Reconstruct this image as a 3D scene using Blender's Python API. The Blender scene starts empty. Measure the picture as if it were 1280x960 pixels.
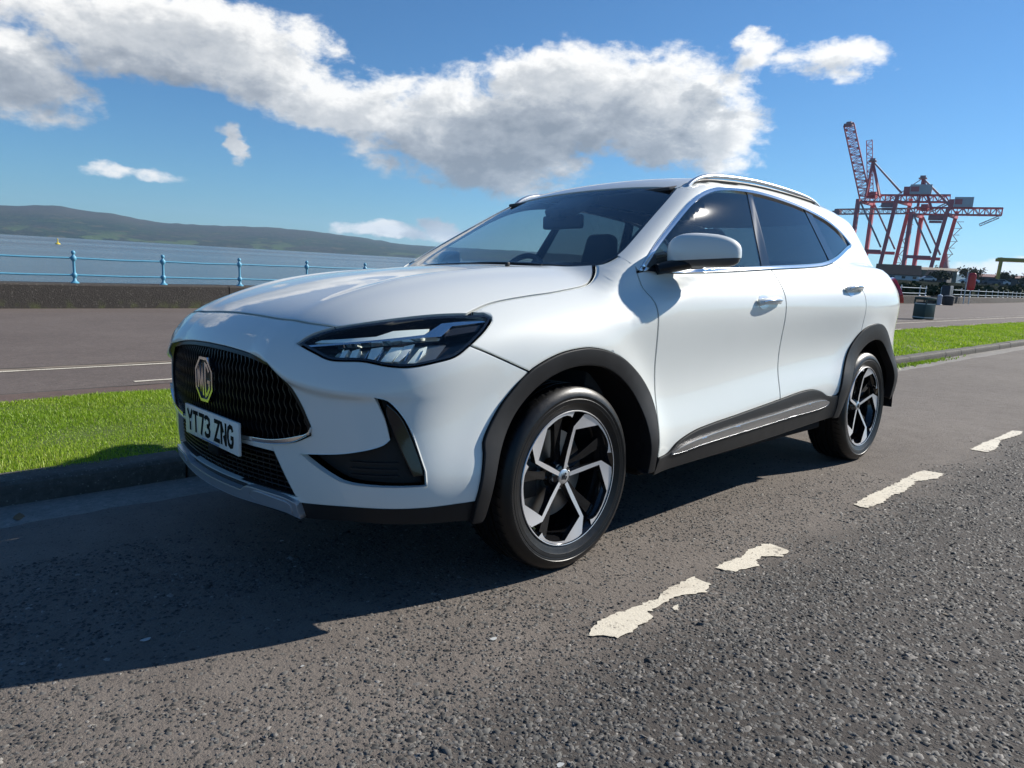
import bpy, bmesh, math, random
import numpy as np
from mathutils import Matrix, Vector
from mathutils.geometry import delaunay_2d_cdt
R = math.radians
scene = bpy.context.scene
COL = scene.collection
# ---------------------------------------------------------------- camera
cam_data = bpy.data.cameras.new('camera'); cam = bpy.data.objects.new('camera', cam_data); COL.objects.link(cam)
cam_data.sensor_width = 36; cam_data.lens = 24.87; cam_data.clip_start = .05; cam_data.clip_end = 60000
cam.matrix_world = Matrix(((.728566, .074088, -.680957, -1.876068), (-.682587, .161475, -.712742, -2.511549), (.057152, .984092, .168216, 1.145858), (0, 0, 0, 1)))
scene.camera = cam
# ---------------------------------------------------------------- sun and exposure
SUN_EL, SUN_AZ = 31.5, -18.2           # degrees; azimuth from +x towards +y
sl = bpy.data.lights.new('sun', 'SUN'); sun = bpy.data.objects.new('sun', sl); COL.objects.link(sun)
sl.energy = 5.0; sl.angle = R(.53); sl.color = (1, .95, .87)
sdir = Vector((math.cos(R(SUN_EL))*math.cos(R(SUN_AZ)), math.cos(R(SUN_EL))*math.sin(R(SUN_AZ)), math.sin(R(SUN_EL))))
sun.rotation_euler = sdir.to_track_quat('Z', 'Y').to_euler()
vs = scene.view_settings
vs.view_transform = 'Standard'; vs.look = 'None'; vs.exposure = 0.68; vs.gamma = 1; vs.use_curve_mapping = False
# ---------------------------------------------------------------- node helpers
class NT:
    def __init__(s, tree): s.t = tree; s.n = tree.nodes; s.l = tree.links
    def node(s, typ, ins=None, **kw):
        n = s.n.new(typ)
        for k, v in kw.items(): setattr(n, k, v)
        for k, v in (ins or {}).items():
            sock = n.inputs[k]
            if hasattr(v, 'is_output') or isinstance(v, bpy.types.NodeSocket): s.l.new(v, sock)
            else: sock.default_value = v
        return n
    def m(s, op, a, b=None, c=None, clamp=False):
        n = s.n.new('ShaderNodeMath'); n.operation = op; n.use_clamp = clamp
        for i, v in enumerate((a, b, c)):
            if v is None: continue
            if isinstance(v, bpy.types.NodeSocket): s.l.new(v, n.inputs[i])
            else: n.inputs[i].default_value = v
        return n.outputs[0]
    def mix(s, f, a, b, typ='MIX'):
        n = s.n.new('ShaderNodeMix'); n.data_type = 'RGBA'; n.blend_type = typ
        for k, v in ((0, f), (6, a), (7, b)):
            if isinstance(v, bpy.types.NodeSocket): s.l.new(v, n.inputs[k])
            elif k == 0: n.inputs[0].default_value = v
            else: n.inputs[k].default_value = (*v[:3], 1)
        return n.outputs[2]
    def ramp(s, f, stops, interp='LINEAR'):
        n = s.n.new('ShaderNodeValToRGB'); n.color_ramp.interpolation = interp; e = n.color_ramp.elements
        while len(e) < len(stops): e.new(.5)
        for el, (p, c) in zip(e, stops):
            el.position = p; el.color = (*c, 1) if isinstance(c, tuple) else (c, c, c, 1)
        s.l.new(f, n.inputs[0]); return n.outputs[0]
    def noise(s, vec, scale, detail=4, rough=.5, dist=0, out=0):
        n = s.node('ShaderNodeTexNoise', {'Scale': scale, 'Detail': detail, 'Roughness': rough, 'Distortion': dist})
        if vec is not None: s.l.new(vec, n.inputs['Vector'])
        return n.outputs[out]
    def voro(s, vec, scale, feature='F1', out='Distance', rnd=1):
        n = s.node('ShaderNodeTexVoronoi', {'Scale': scale, 'Randomness': rnd}, feature=feature)
        if vec is not None: s.l.new(vec, n.inputs['Vector'])
        return n.outputs[out]
    def mapr(s, v, a, b, c=0., d=1., smooth=False):
        n = s.node('ShaderNodeMapRange', {0: v, 1: a, 2: b, 3: c, 4: d}); n.clamp = True
        if smooth: n.interpolation_type = 'SMOOTHSTEP'
        return n.outputs[0]
# ---------------------------------------------------------------- sky with broken cloud
world = bpy.data.worlds.new('World'); scene.world = world; world.use_nodes = True
W = NT(world.node_tree); W.n.clear()
# cloud banks: azimuth, elevation, half width, half height (degrees), weight
BANKS = [(40.5, 12.4, 12.5, 3.9, 1), (50, 9.6, 11.0, 4.2, 1), (60.5, 10.8, 7.0, 2.1, .9), (34, 10.3, 6.5, 2.7, .95), (48, 7.4, 6.0, 2.2, .95),
         (71.5, 13.9, 11.0, 3.2, 1), (80, 10.2, 4.2, 3.2, .95), (65, 12.4, 5.5, 2.2, .85), (86, 14.5, 7, 4.5, 1),
         (68.4, 7.4, 1.0, 1.5, .62), (74.6, 4.5, 2.5, .60, .50), (57, 1.9, 4.0, .7, .75), (52.5, 2.2, 2.3, .9, .75), (24.3, 14.9, 3.9, 1.25, .60), (29.6, 16.0, 2.1, 1.2, .55), (10, 1.2, 9, .8, .5)]
g = bpy.data.node_groups.new('cloud_density', 'ShaderNodeTree'); G = NT(g)
g.interface.new_socket('Vector', in_out='INPUT', socket_type='NodeSocketVector'); g.interface.new_socket('Density', in_out='OUTPUT', socket_type='NodeSocketFloat')
gi = G.n.new('NodeGroupInput'); go = G.n.new('NodeGroupOutput'); vec = gi.outputs[0]
sp = G.node('ShaderNodeSeparateXYZ', {0: vec})
az = G.m('MULTIPLY', G.m('ARCTAN2', sp.outputs[1], sp.outputs[0]), 57.2958)
el = G.m('MULTIPLY', G.m('ARCSINE', sp.outputs[2]), 57.2958)
pv = G.node('ShaderNodeCombineXYZ', {0: G.m('MULTIPLY', az, .62), 1: el, 2: 0.0}).outputs[0]
w1 = G.node('ShaderNodeTexNoise', {'Vector': pv, 'Scale': .24, 'Detail': 5, 'Roughness': .6}).outputs[1]
w1s = G.node('ShaderNodeSeparateXYZ', {0: w1})
az2 = G.m('ADD', az, G.m('MULTIPLY', G.m('SUBTRACT', w1s.outputs[0], .5), 7.0))
el2 = G.m('ADD', el, G.m('MULTIPLY', G.m('SUBTRACT', w1s.outputs[1], .5), 3.4))
acc = None
for a0, e0, ra, re, wt in BANKS:
    u = G.m('DIVIDE', G.m('SUBTRACT', az2, a0), ra); v = G.m('DIVIDE', G.m('SUBTRACT', el2, e0), re)
    q = G.m('MULTIPLY', G.m('SUBTRACT', 1.0, G.m('ADD', G.m('MULTIPLY', u, u), G.m('MULTIPLY', v, v))), wt)
    q = G.m('MAXIMUM', q, -1.0)
    acc = q if acc is None else G.m('SMOOTH_MAX', acc, q, .35)
# elsewhere in the sky: the same kind of scattered banks, from slow noise
slow = G.noise(G.node('ShaderNodeCombineXYZ', {0: G.m('MULTIPLY', az, .05), 1: G.m('MULTIPLY', el, .10), 2: 3.3}).outputs[0], 1.0, 2)
inview = G.m('MULTIPLY', G.mapr(G.m('ABSOLUTE', G.m('SUBTRACT', az, 47)), 40, 52), 1.0)
above = G.mapr(el, 19, 26)
rest = G.m('ADD', G.m('MULTIPLY', G.m('SUBTRACT', slow, .72), 5.0), G.m('SUBTRACT', G.m('MULTIPLY', G.m('MAXIMUM', inview, above), 1.5), 1.5))
acc = G.m('MAXIMUM', acc, G.m('MINIMUM', rest, 1.0))
f1 = G.noise(pv, .50, 10, .60, .25); f2 = G.noise(pv, 1.9, 6, .66)
d = G.m('ADD', G.m('MULTIPLY', acc, 1.15), G.m('ADD', G.m('MULTIPLY', G.m('SUBTRACT', f1, .5), 2.3), G.m('MULTIPLY', G.m('SUBTRACT', f2, .5), .60)))
G.l.new(d, go.inputs[0])
tc = W.n.new('ShaderNodeTexCoord'); dirv = tc.outputs['Generated']
def dens(v):
    n = W.n.new('ShaderNodeGroup'); n.node_tree = g; W.l.new(v, n.inputs[0]); return n.outputs[0]
def shifted(dx, dy, dz):
    n = W.node('ShaderNodeVectorMath', {0: dirv, 1: (dx, dy, dz)}, operation='ADD')
    return W.node('ShaderNodeVectorMath', {0: n.outputs[0]}, operation='NORMALIZE').outputs[0]
d0 = dens(dirv); k = .022
d1 = dens(shifted(k*.75, -k*.75, k*.9)); d2 = dens(shifted(3.2*k*.6, -3.2*k*.6, 3.2*k))
sky = W.node('ShaderNodeTexSky'); sky.sky_type = 'NISHITA'; sky.sun_disc = False
sky.sun_elevation = R(SUN_EL); sky.sun_rotation = R(90-SUN_AZ); sky.air_density = 1.0; sky.dust_density = .05; sky.ozone_density = 3.0; sky.altitude = 0
alpha = W.mapr(d0, -.14, .62, 0, .98, True)
occ = W.m('ADD', W.m('MULTIPLY', W.m('MAXIMUM', d1, 0.0), .42), W.m('MULTIPLY', W.m('MAXIMUM', d2, 0.0), .50))
lit = W.mapr(occ, .08, 1.05, 1.0, 0.0, False)
ccol = W.ramp(lit, [(0, (3.3, 3.7, 4.3)), (.4, (5.3, 5.7, 6.3)), (.75, (8.6, 8.8, 9.0)), (1, (13.5, 13.3, 12.9))])
skyc = W.mix(1.0, sky.outputs[0], (.57, 1.01, 1.37), 'MULTIPLY')
col = W.mix(alpha, skyc, ccol)
bg = W.node('ShaderNodeBackground', {'Color': col, 'Strength': .050})
world.cycles.sampling_method = 'MANUAL'; world.cycles.sample_map_resolution = 256
out = W.n.new('ShaderNodeOutputWorld'); W.l.new(bg.outputs[0], out.inputs[0])
# ---------------------------------------------------------------- materials
def new_mat(name):
    m = bpy.data.materials.new(name); m.use_nodes = True; t = NT(m.node_tree)
    return m, t, t.n['Principled BSDF'], t.n['Material Output']
def pmat(name, col, rough=.5, metal=0., spec=.5, coat=0., coat_r=.05, var=0., vscale=8., bump=0., bscale=60., emit=None, estr=0.):
    m, t, b, o = new_mat(name)
    b.inputs['Base Color'].default_value = (*col, 1); b.inputs['Roughness'].default_value = rough; b.inputs['Metallic'].default_value = metal
    b.inputs['Specular IOR Level'].default_value = spec; b.inputs['Coat Weight'].default_value = coat; b.inputs['Coat Roughness'].default_value = coat_r
    if var or bump: co = t.n.new('ShaderNodeTexCoord').outputs['Object']
    if var:
        n = t.noise(co, vscale, 5, .6)
        c = t.mix(n, tuple(max(0, v*(1-var)) for v in col), tuple(min(1, v*(1+var)) for v in col)); t.l.new(c, b.inputs['Base Color'])
        t.l.new(t.mapr(n, .2, .8, max(0, rough-.06), min(1, rough+.08)), b.inputs['Roughness'])
    if bump:
        n = t.noise(co, bscale, 5, .6)
        bp = t.node('ShaderNodeBump', {'Height': n, 'Strength': bump, 'Distance': .01}); t.l.new(bp.outputs[0], b.inputs['Normal'])
    if emit: b.inputs['Emission Color'].default_value = (*emit, 1); b.inputs['Emission Strength'].default_value = estr
    return m
def glass_mat(name, tint, refl=1.0, ior=1.55, film=.004):
    m, t, b, o = new_mat(name); t.n.remove(b)
    tr = t.node('ShaderNodeBsdfTransparent', {'Color': (*tint, 1)}); g1 = t.node('ShaderNodeBsdfGlossy', {'Roughness': .012, 'Color': (1, 1, 1, 1)}); g2 = t.node('ShaderNodeBsdfGlossy', {'Roughness': .07, 'Color': (1, 1, 1, 1)}); gl = t.node('ShaderNodeMixShader', {0: film, 1: g1.outputs[0], 2: g2.outputs[0]})
    bf = t.n.new('ShaderNodeNewGeometry').outputs['Backfacing']
    fr = t.node('ShaderNodeFresnel', {'IOR': t.mapr(bf, 0, 1, ior, 1/ior)})
    mx = t.node('ShaderNodeMixShader', {0: t.m('MULTIPLY', fr.outputs[0], refl), 1: tr.outputs[0], 2: gl.outputs[0]}); t.l.new(mx.outputs[0], o.inputs[0])
    return m
MT = {}
def mk_paint():
    m, t, b, o = new_mat('white_paint')
    co = t.n.new('ShaderNodeTexCoord').outputs['Object']
    n = t.noise(co, 3.0, 5, .6); fl = t.noise(co, 900, 2)
    dust = t.noise(co, 26, 6, .7)
    t.l.new(t.mix(n, (.67, .69, .655), (.72, .735, .70)), b.inputs['Base Color'])
    b.inputs['Roughness'].default_value = .5; b.inputs['Specular IOR Level'].default_value = .3
    b.inputs['Coat Weight'].default_value = 1; t.l.new(t.mapr(dust, .35, .75, .008, .03), b.inputs['Coat Roughness']); b.inputs['Coat IOR'].default_value = 1.5
    return m
MT['paint'] = mk_paint()
MT['plastic'] = pmat('black_cladding', (.011, .011, .012), .50, spec=.32, var=.25, vscale=12, bump=.05, bscale=350)
MT['gloss'] = pmat('gloss_black', (.008, .008, .009), .08, coat=.5)
MT['dark'] = pmat('dark_void', (.006, .006, .007), .8, spec=.2)
MT['chrome'] = pmat('chrome_trim', (.78, .79, .80), .10, 1.0)
MT['satin'] = pmat('satin_silver', (.60, .62, .64), .30, .85)
MT['alloy'] = pmat('machined_alloy', (.80, .80, .81), .33, .72)
MT['rubber'] = pmat('tyre_rubber', (.0058, .0058, .0062), .36, spec=.38, var=.3, vscale=30, bump=.05, bscale=240)
MT['slat'] = pmat('grille_black', (.005, .005, .006), .38, spec=.35)
MT['disc'] = pmat('brake_disc', (.30, .29, .28), .38, 1.0)
MT['lens'] = pmat('lamp_lens', (.86, .92, .84), .25, .0, coat=.6)
MT['reflector'] = pmat('lamp_reflector', (.86, .90, .84), .30, .3)
MT['lampbody'] = pmat('lamp_housing', (.016, .017, .02), .22)
MT['glass'] = glass_mat('windscreen_glass', (.80, .85, .84))
MT['glass_side'] = glass_mat('side_glass', (.66, .72, .72), 1.0, 1.75)
MT['glass_tint'] = glass_mat('tinted_glass', (.13, .15, .16), 1.0, 1.85)
MT['clear'] = glass_mat('lamp_cover', (.97, .98, .98), .55, 1.5, .0)
MT['mirror'] = pmat('mirror_glass', (.8, .82, .84), .02, 1.0)
MT['seat'] = pmat('seat_fabric', (.030, .030, .033), .8, var=.2, vscale=30, bump=.1, bscale=200)
MT['trim'] = pmat('interior_trim', (.035, .036, .04), .65, bump=.05, bscale=300)
MT['liner'] = pmat('roof_liner', (.06, .06, .065), .9)
MT['red'] = pmat('tail_lamp_red', (.35, .02, .03), .1, coat=1)
MT['plate'] = pmat('plate_white', (.72, .74, .70), .25, spec=.5, var=.04)
MT['ink'] = pmat('plate_black', (.008, .010, .008), .8, spec=.1)
MT['strip'] = pmat('sill_metal', (.52, .53, .55), .26, 1.0)
MT['skid'] = pmat('skid_silver', (.46, .49, .53), .32, .6)
MT['mirror_shade'] = pmat('mirror_shaded_grey', (.060, .064, .070), .35)  # dark grey stands in for shade on the mirror's lower half
MT['bowl'] = pmat('lamp_bowl', (.22, .24, .24), .28, .8)
MT['blue'] = pmat('plate_print_blue', (.05, .16, .40), .4)
# ---------------------------------------------------------------- trimmed panels on the body surface
def catmull(pts, step):
    pts = np.asarray(pts, float); out = []
    n = len(pts)
    if n == 2:
        k = max(1, int(np.ceil(np.linalg.norm(pts[1]-pts[0])/step))); t = np.linspace(0, 1, k+1)[:, None]
        return pts[0]*(1-t)+pts[1]*t
    ext = np.vstack([2*pts[0]-pts[1], pts, 2*pts[-1]-pts[-2]])
    for i in range(n-1):
        p0, p1, p2, p3 = ext[i:i+4]
        t0 = 0; t1 = t0+max(1e-6, np.linalg.norm(p1-p0))**.5; t2 = t1+max(1e-6, np.linalg.norm(p2-p1))**.5; t3 = t2+max(1e-6, np.linalg.norm(p3-p2))**.5
        k = max(1, int(np.ceil(np.linalg.norm(p2-p1)/step)))
        t = np.linspace(t1, t2, k+1)[:-1, None]
        A1 = (t1-t)/(t1-t0)*p0+(t-t0)/(t1-t0)*p1; A2 = (t2-t)/(t2-t1)*p1+(t-t1)/(t2-t1)*p2; A3 = (t3-t)/(t3-t2)*p2+(t-t2)/(t3-t2)*p3
        B1 = (t2-t)/(t2-t0)*A1+(t-t0)/(t2-t0)*A2; B2 = (t3-t)/(t3-t1)*A2+(t-t1)/(t3-t1)*A3
        out.append((t2-t)/(t2-t1)*B1+(t-t1)/(t2-t1)*B2)
    return np.vstack(out+[pts[-1:]])
def loop(*segs, step=.02):
    """closed outline from curve segments (each smooth, corners between them)"""
    out = []
    for s in segs: out.append(catmull(s, step))
    P = np.vstack(out); keep = [0]
    for i in range(1, len(P)):
        if np.linalg.norm(P[i]-P[keep[-1]]) > 1e-4: keep.append(i)
    if np.linalg.norm(P[keep[-1]]-P[keep[0]]) < 1e-4: keep.pop()
    P = P[keep]
    a = np.sum(P[:, 0]*np.roll(P[:, 1], -1)-np.roll(P[:, 0], -1)*P[:, 1])
    return P if a > 0 else P[::-1].copy()
def smooth_loop(pts, step=.012):
    pts = list(pts); n = len(pts); P = catmull(pts[-2:]+pts+pts[:3], step)
    # cut the repeated lead in/out
    def near(q, lo, hi): return lo+int(np.argmin(np.linalg.norm(P[lo:hi]-np.array(q), axis=1)))
    i = near(pts[0], 0, len(P)//2); j = near(pts[0], len(P)//2, len(P))
    return loop_fix(P[i:j])
def loop_fix(P):
    a = np.sum(P[:, 0]*np.roll(P[:, 1], -1)-np.roll(P[:, 0], -1)*P[:, 1])
    return P if a > 0 else P[::-1].copy()
def inset(P, d):
    e = np.roll(P, -1, 0)-P; e /= np.maximum(np.linalg.norm(e, axis=1), 1e-9)[:, None]
    n = np.stack([-e[:, 1], e[:, 0]], 1); m = n+np.roll(n, 1, 0); l = np.linalg.norm(m, axis=1); m /= np.maximum(l, 1e-6)[:, None]
    c = np.clip((m*n).sum(1), .5, 1)
    return P+m*(d/c)[:, None]
def in_poly(Q, P):
    x, y = Q[:, 0], Q[:, 1]; r = np.zeros(len(Q), bool); a = P; b = np.roll(P, -1, 0)
    for (x0, y0), (x1, y1) in zip(a, b):
        if y0 == y1: continue
        c = (y0 > y) != (y1 > y); r ^= c & (x < (x1-x0)*(y-y0)/(y1-y0)+x0)
    return r
def dist_poly(Q, P):
    d = np.full(len(Q), 1e9); a = P; b = np.roll(P, -1, 0)
    for p, q in zip(a, b):
        v = q-p; t = np.clip(((Q-p)@v)/max(v@v, 1e-12), 0, 1); d = np.minimum(d, np.linalg.norm(Q-p-t[:, None]*v, axis=1))
    return d
def patch(dom, outer, holes=(), sp=.03, off=0., flange=.012, gap=0., edge=0., more=None):
    """cut a piece out of the body surface; returns verts, faces, normals"""
    outer = loop_fix(np.asarray(outer, float)); holes = [loop_fix(np.asarray(h, float)) for h in holes]
    if gap: outer = inset(outer, gap); holes = [inset(h, -gap) for h in holes]
    loops = [outer]+holes; pts = np.vstack(loops); edges = []; k = 0; nb = len(pts)
    for L in loops:
        n = len(L); edges += [(k+i, k+(i+1) % n) for i in range(n)]; k += n
    extra = []
    if edge:
        for i, L in enumerate(loops): extra.append(inset(L, edge if i == 0 else -edge))
    lo = outer.min(0); hi = outer.max(0); gx = np.arange(lo[0], hi[0]+sp, sp); gy = np.arange(lo[1], hi[1]+sp*.866, sp*.866)
    X, Y = np.meshgrid(gx, gy); X = X+(np.arange(len(gy)) % 2)[:, None]*sp*.5; g = np.stack([X.ravel(), Y.ravel()], 1)
    g = g[in_poly(g, outer)]
    for h in holes: g = g[~in_poly(g, h)]
    for L in loops:
        if len(g): g = g[dist_poly(g, L) > max(sp*.45, edge*1.5)]
    if extra:
        ex = np.vstack(extra); ok = in_poly(ex, outer)
        for h in holes: ok &= ~in_poly(ex, h)
        for L in loops: ok &= dist_poly(ex, L) > edge*.6
        g = np.vstack([ex[ok], g])
    if more is not None:
        ex = np.asarray(more, float); ok = in_poly(ex, outer)
        for h in holes: ok &= ~in_poly(ex, h)
        for L in loops: ok &= dist_poly(ex, L) > .003
        g = np.vstack([ex[ok], g])
    allp = np.vstack([pts, g]) if len(g) else pts
    r = delaunay_2d_cdt([Vector(q) for q in allp], edges, [], 0, 1e-6)
    V = np.array([tuple(v) for v in r[0]]); Fc = np.array([tuple(f) for f in r[2]]); cen = V[Fc].mean(1)
    ok = in_poly(cen, outer)
    for h in holes: ok &= ~in_poly(cen, h)
    Fc = Fc[ok]
    P = DOM[dom](V); N = FN(P)
    isb = np.zeros(len(V), bool); src = [-1]*len(V)
    for i, o in enumerate(r[3]):
        for q in o:
            if q < nb: isb[i] = True; src[i] = q
    # outward facing
    a, b, c = P[Fc[:, 0]], P[Fc[:, 1]], P[Fc[:, 2]]; fn = np.cross(b-a, c-a); flip = (fn*N[Fc].mean(1)).sum(1) < 0
    Fc[flip] = Fc[flip][:, ::-1]
    verts = P+N*off; norms = N.copy(); faces = [tuple(int(q) for q in f) for f in Fc]
    if flange:
        m = {q: i for i, q in enumerate(src) if q >= 0}; k = 0; nv = [verts]; nn = [norms]; base = len(verts)
        for L in loops:
            n = len(L); ids = [m.get(k+i) for i in range(n)]; ids = [i for i in ids if i is not None]; k += n; n = len(ids)
            T = P[np.roll(ids, -1)]-P[np.roll(ids, 1)]; T /= np.maximum(np.linalg.norm(T, axis=1), 1e-9)[:, None]
            S = np.cross(T, N[ids]); cen_s = 1
            tst = in_poly(np.array([V[ids[0]]*.999999]), outer)
            # outward = away from the panel: check against domain outline direction
            nv += [verts[ids], verts[ids]-N[ids]*flange]
            q2 = P[ids]+S*.004
            # decide sign by comparing with mean of neighbouring interior faces
            f0 = [f for f in faces if ids[0] in f][:3]
            c0 = np.mean([P[list(f)].mean(0) for f in f0], axis=0) if f0 else P[ids[0]]
            if (S[0]@(c0-P[ids[0]])) > 0: S = -S
            if edge:
                norms[ids] = N[ids]+.7*S; norms[ids] /= np.linalg.norm(norms[ids], axis=1)[:, None]; verts[ids] = verts[ids]-N[ids]*.0012
            nn += [S, S]
            for i in range(n):
                a0 = base+i; a1 = base+(i+1) % n; b0 = a0+n; b1 = a1+n
                A = nv[-2][i]; B = nv[-2][(i+1) % n]; Cc = nv[-1][i]
                f = (a0, a1, b1, b0)
                if np.cross(B-A, Cc-A)@S[i] < 0: f = f[::-1]
                faces.append(f)
            base += 2*n
        nv[0] = verts; nn[0] = norms
        verts = np.vstack(nv); norms = np.vstack(nn)
    return verts, faces, norms
def mesh_obj(name, verts, faces, mat, parent=None, norms=None, smooth=True):
    me = bpy.data.meshes.new(name); me.from_pydata([tuple(map(float, v)) for v in verts], [], faces); me.update()
    if mat is not None:
        for mm in (mat if isinstance(mat, (list, tuple)) else [mat]): me.materials.append(mm)
    if smooth: me.polygons.foreach_set('use_smooth', [True]*len(me.polygons))
    if norms is not None: me.normals_split_custom_set_from_vertices([tuple(map(float, n)) for n in norms])
    o = bpy.data.objects.new(name, me); COL.objects.link(o)
    if parent is not None: o.parent = parent
    return o
def mirrored(data):
    v, f, n = data; v = np.array(v)*[1, -1, 1]; n = None if n is None else np.array(n)*[1, -1, 1]
    return v, [tuple(reversed(q)) for q in f], n
def both(name, data, mat, parents, sides=(-1, 1)):
    """the same piece on the left (-1) and right (+1) side"""
    r = []
    for s in sides:
        d = data if s < 0 else mirrored(data)
        p = parents[s] if isinstance(parents, dict) else parents
        r.append(mesh_obj(name, d[0], d[1], mat, p, d[2]))
    return r
def ribbon(dom, line, w=.012, depth=.010, step=.02):
    L = catmull(line, step); P = DOM[dom](L); N = FN(P); T = np.gradient(P, axis=0); T /= np.maximum(np.linalg.norm(T, axis=1), 1e-9)[:, None]
    S = np.cross(T, N); A = P-N*depth+S*w; B = P-N*depth-S*w; n = len(P)
    return np.vstack([A, B]), [(i, i+1, n+i+1, n+i) for i in range(n-1)], np.vstack([N, N])
def merge(lst):
    V, Fs, Ns, k = [], [], [], 0
    for v, f, n in lst:
        V.append(v); Ns.append(n if n is not None else np.zeros_like(v)); Fs += [tuple(i+k for i in q) for q in f]; k += len(v)
    return np.vstack(V), Fs, np.vstack(Ns)
def empty(name, loc=(0, 0, 0), rot=(0, 0, 0), parent=None):
    o = bpy.data.objects.new(name, None); COL.objects.link(o); o.location = loc; o.rotation_euler = rot
    o.empty_display_size = .1
    if parent is not None: o.parent = parent
    return o
def bm_obj(name, bm, mat, parent=None, smooth=True, bevel=0., seg=2):
    if bevel: bmesh.ops.bevel(bm, geom=[e for e in bm.edges], offset=bevel, segments=seg, affect='EDGES', profile=.5)
    me = bpy.data.meshes.new(name); bm.to_mesh(me); bm.free()
    for mm in (mat if isinstance(mat, (list, tuple)) else [mat]): me.materials.append(mm)
    if smooth: me.polygons.foreach_set('use_smooth', [True]*len(me.polygons)); 
    o = bpy.data.objects.new(name, me); COL.objects.link(o)
    if smooth:
        try: me.set_sharp_from_angle(angle=R(35))
        except Exception: pass
    if parent is not None: o.parent = parent
    return o
def box_bm(bm, lo, hi, M=None):
    vs = [bm.verts.new(((lo, hi)[i & 1][0], (lo, hi)[(i >> 1) & 1][1], (lo, hi)[(i >> 2) & 1][2])) for i in range(8)]
    for f in ((0, 2, 3, 1), (4, 5, 7, 6), (0, 1, 5, 4), (2, 6, 7, 3), (0, 4, 6, 2), (1, 3, 7, 5)): bm.faces.new([vs[i] for i in f])
    if M is not None: bmesh.ops.transform(bm, matrix=M, verts=vs)
    return vs
def tube_data(pts, rad, seg=10, cap=True, squash=None):
    """tube along a 3-D polyline; rad scalar or per point; squash=(a,b) for a flat section (side, up)"""
    P = np.asarray(pts, float); n = len(P); rad = np.broadcast_to(np.asarray(rad, float), (n,))
    T = np.gradient(P, axis=0); T /= np.maximum(np.linalg.norm(T, axis=1), 1e-9)[:, None]
    up = np.array([0, 0, 1.]); V, Nn = [], []
    for i in range(n):
        s = np.cross(T[i], up)
        if np.linalg.norm(s) < .05: s = np.cross(T[i], [0, 1., 0])
        s /= np.linalg.norm(s); u = np.cross(s, T[i]); a = np.arange(seg)/seg*2*np.pi; sa, sb = squash or (1, 1)
        V.append(P[i]+rad[i]*(np.cos(a)[:, None]*s*sa+np.sin(a)[:, None]*u*sb)); q = np.cos(a)[:, None]*s/sa+np.sin(a)[:, None]*u/sb
        Nn.append(q/np.linalg.norm(q, axis=1)[:, None])
    f = []
    for i in range(n-1):
        for j in range(seg): a0 = i*seg+j; a1 = i*seg+(j+1) % seg; f.append((a0, a0+seg, a1+seg, a1))
    V = np.vstack(V)
    if cap: f.append(tuple(range(seg))); f.append(tuple(reversed(range((n-1)*seg, n*seg))))
    return V, f, None
def lathe_data(prof, seg=64, axis='y'):
    """profile (r, h) turned about the y axis; h along y"""
    prof = np.asarray(prof, float); a = np.arange(seg)/seg*2*np.pi; V = []; f = []; n = len(prof)
    for r, h in prof: V.append(np.stack([r*np.cos(a), np.full(seg, h), r*np.sin(a)], 1))
    for i in range(n-1):
        for j in range(seg): a0 = i*seg+j; a1 = i*seg+(j+1) % seg; f.append((a0, a1, a1+seg, a0+seg))
    return np.vstack(V), f, None
def solid(name, data, mat, parent=None, smooth=True, ang=35):
    o = mesh_obj(name, data[0], data[1], mat, parent, None, smooth)
    bm = bmesh.new(); bm.from_mesh(o.data); bmesh.ops.recalc_face_normals(bm, faces=bm.faces); bm.to_mesh(o.data); bm.free()
    if smooth: o.data.set_sharp_from_angle(angle=R(ang))
    return o
# ---------------------------------------------------------------- the setting
rng = np.random.default_rng(7)
CAMBER = .052876; TC = math.tan(CAMBER)
def kind(o, k): o['kind'] = k; return o
def label(o, lab, cat, grp=None):
    o['label'] = lab; o['category'] = cat
    if grp: o['group'] = grp
    return o
def road_z(y): return np.where(y > -3.4, -TC*y, 3.4*TC+.03*(y+3.4)*1.0)
def prom_z(x, y):
    s = .030*(1-np.clip((np.asarray(x, float)-4)/46, 0, 1)); return .035-s*(np.asarray(y, float)-3.05)
def grid_mesh(name, xs, ys, zf, mat, parent=None):
    X, Y = np.meshgrid(xs, ys, indexing='ij'); Z = zf(X, Y); V = np.stack([X.ravel(), Y.ravel(), np.broadcast_to(Z, X.shape).ravel()], 1); n = len(ys)
    f = [(i*n+j, (i+1)*n+j, (i+1)*n+j+1, i*n+j+1) for i in range(len(xs)-1) for j in range(n-1)]
    return mesh_obj(name, V, f, mat, parent)
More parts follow.
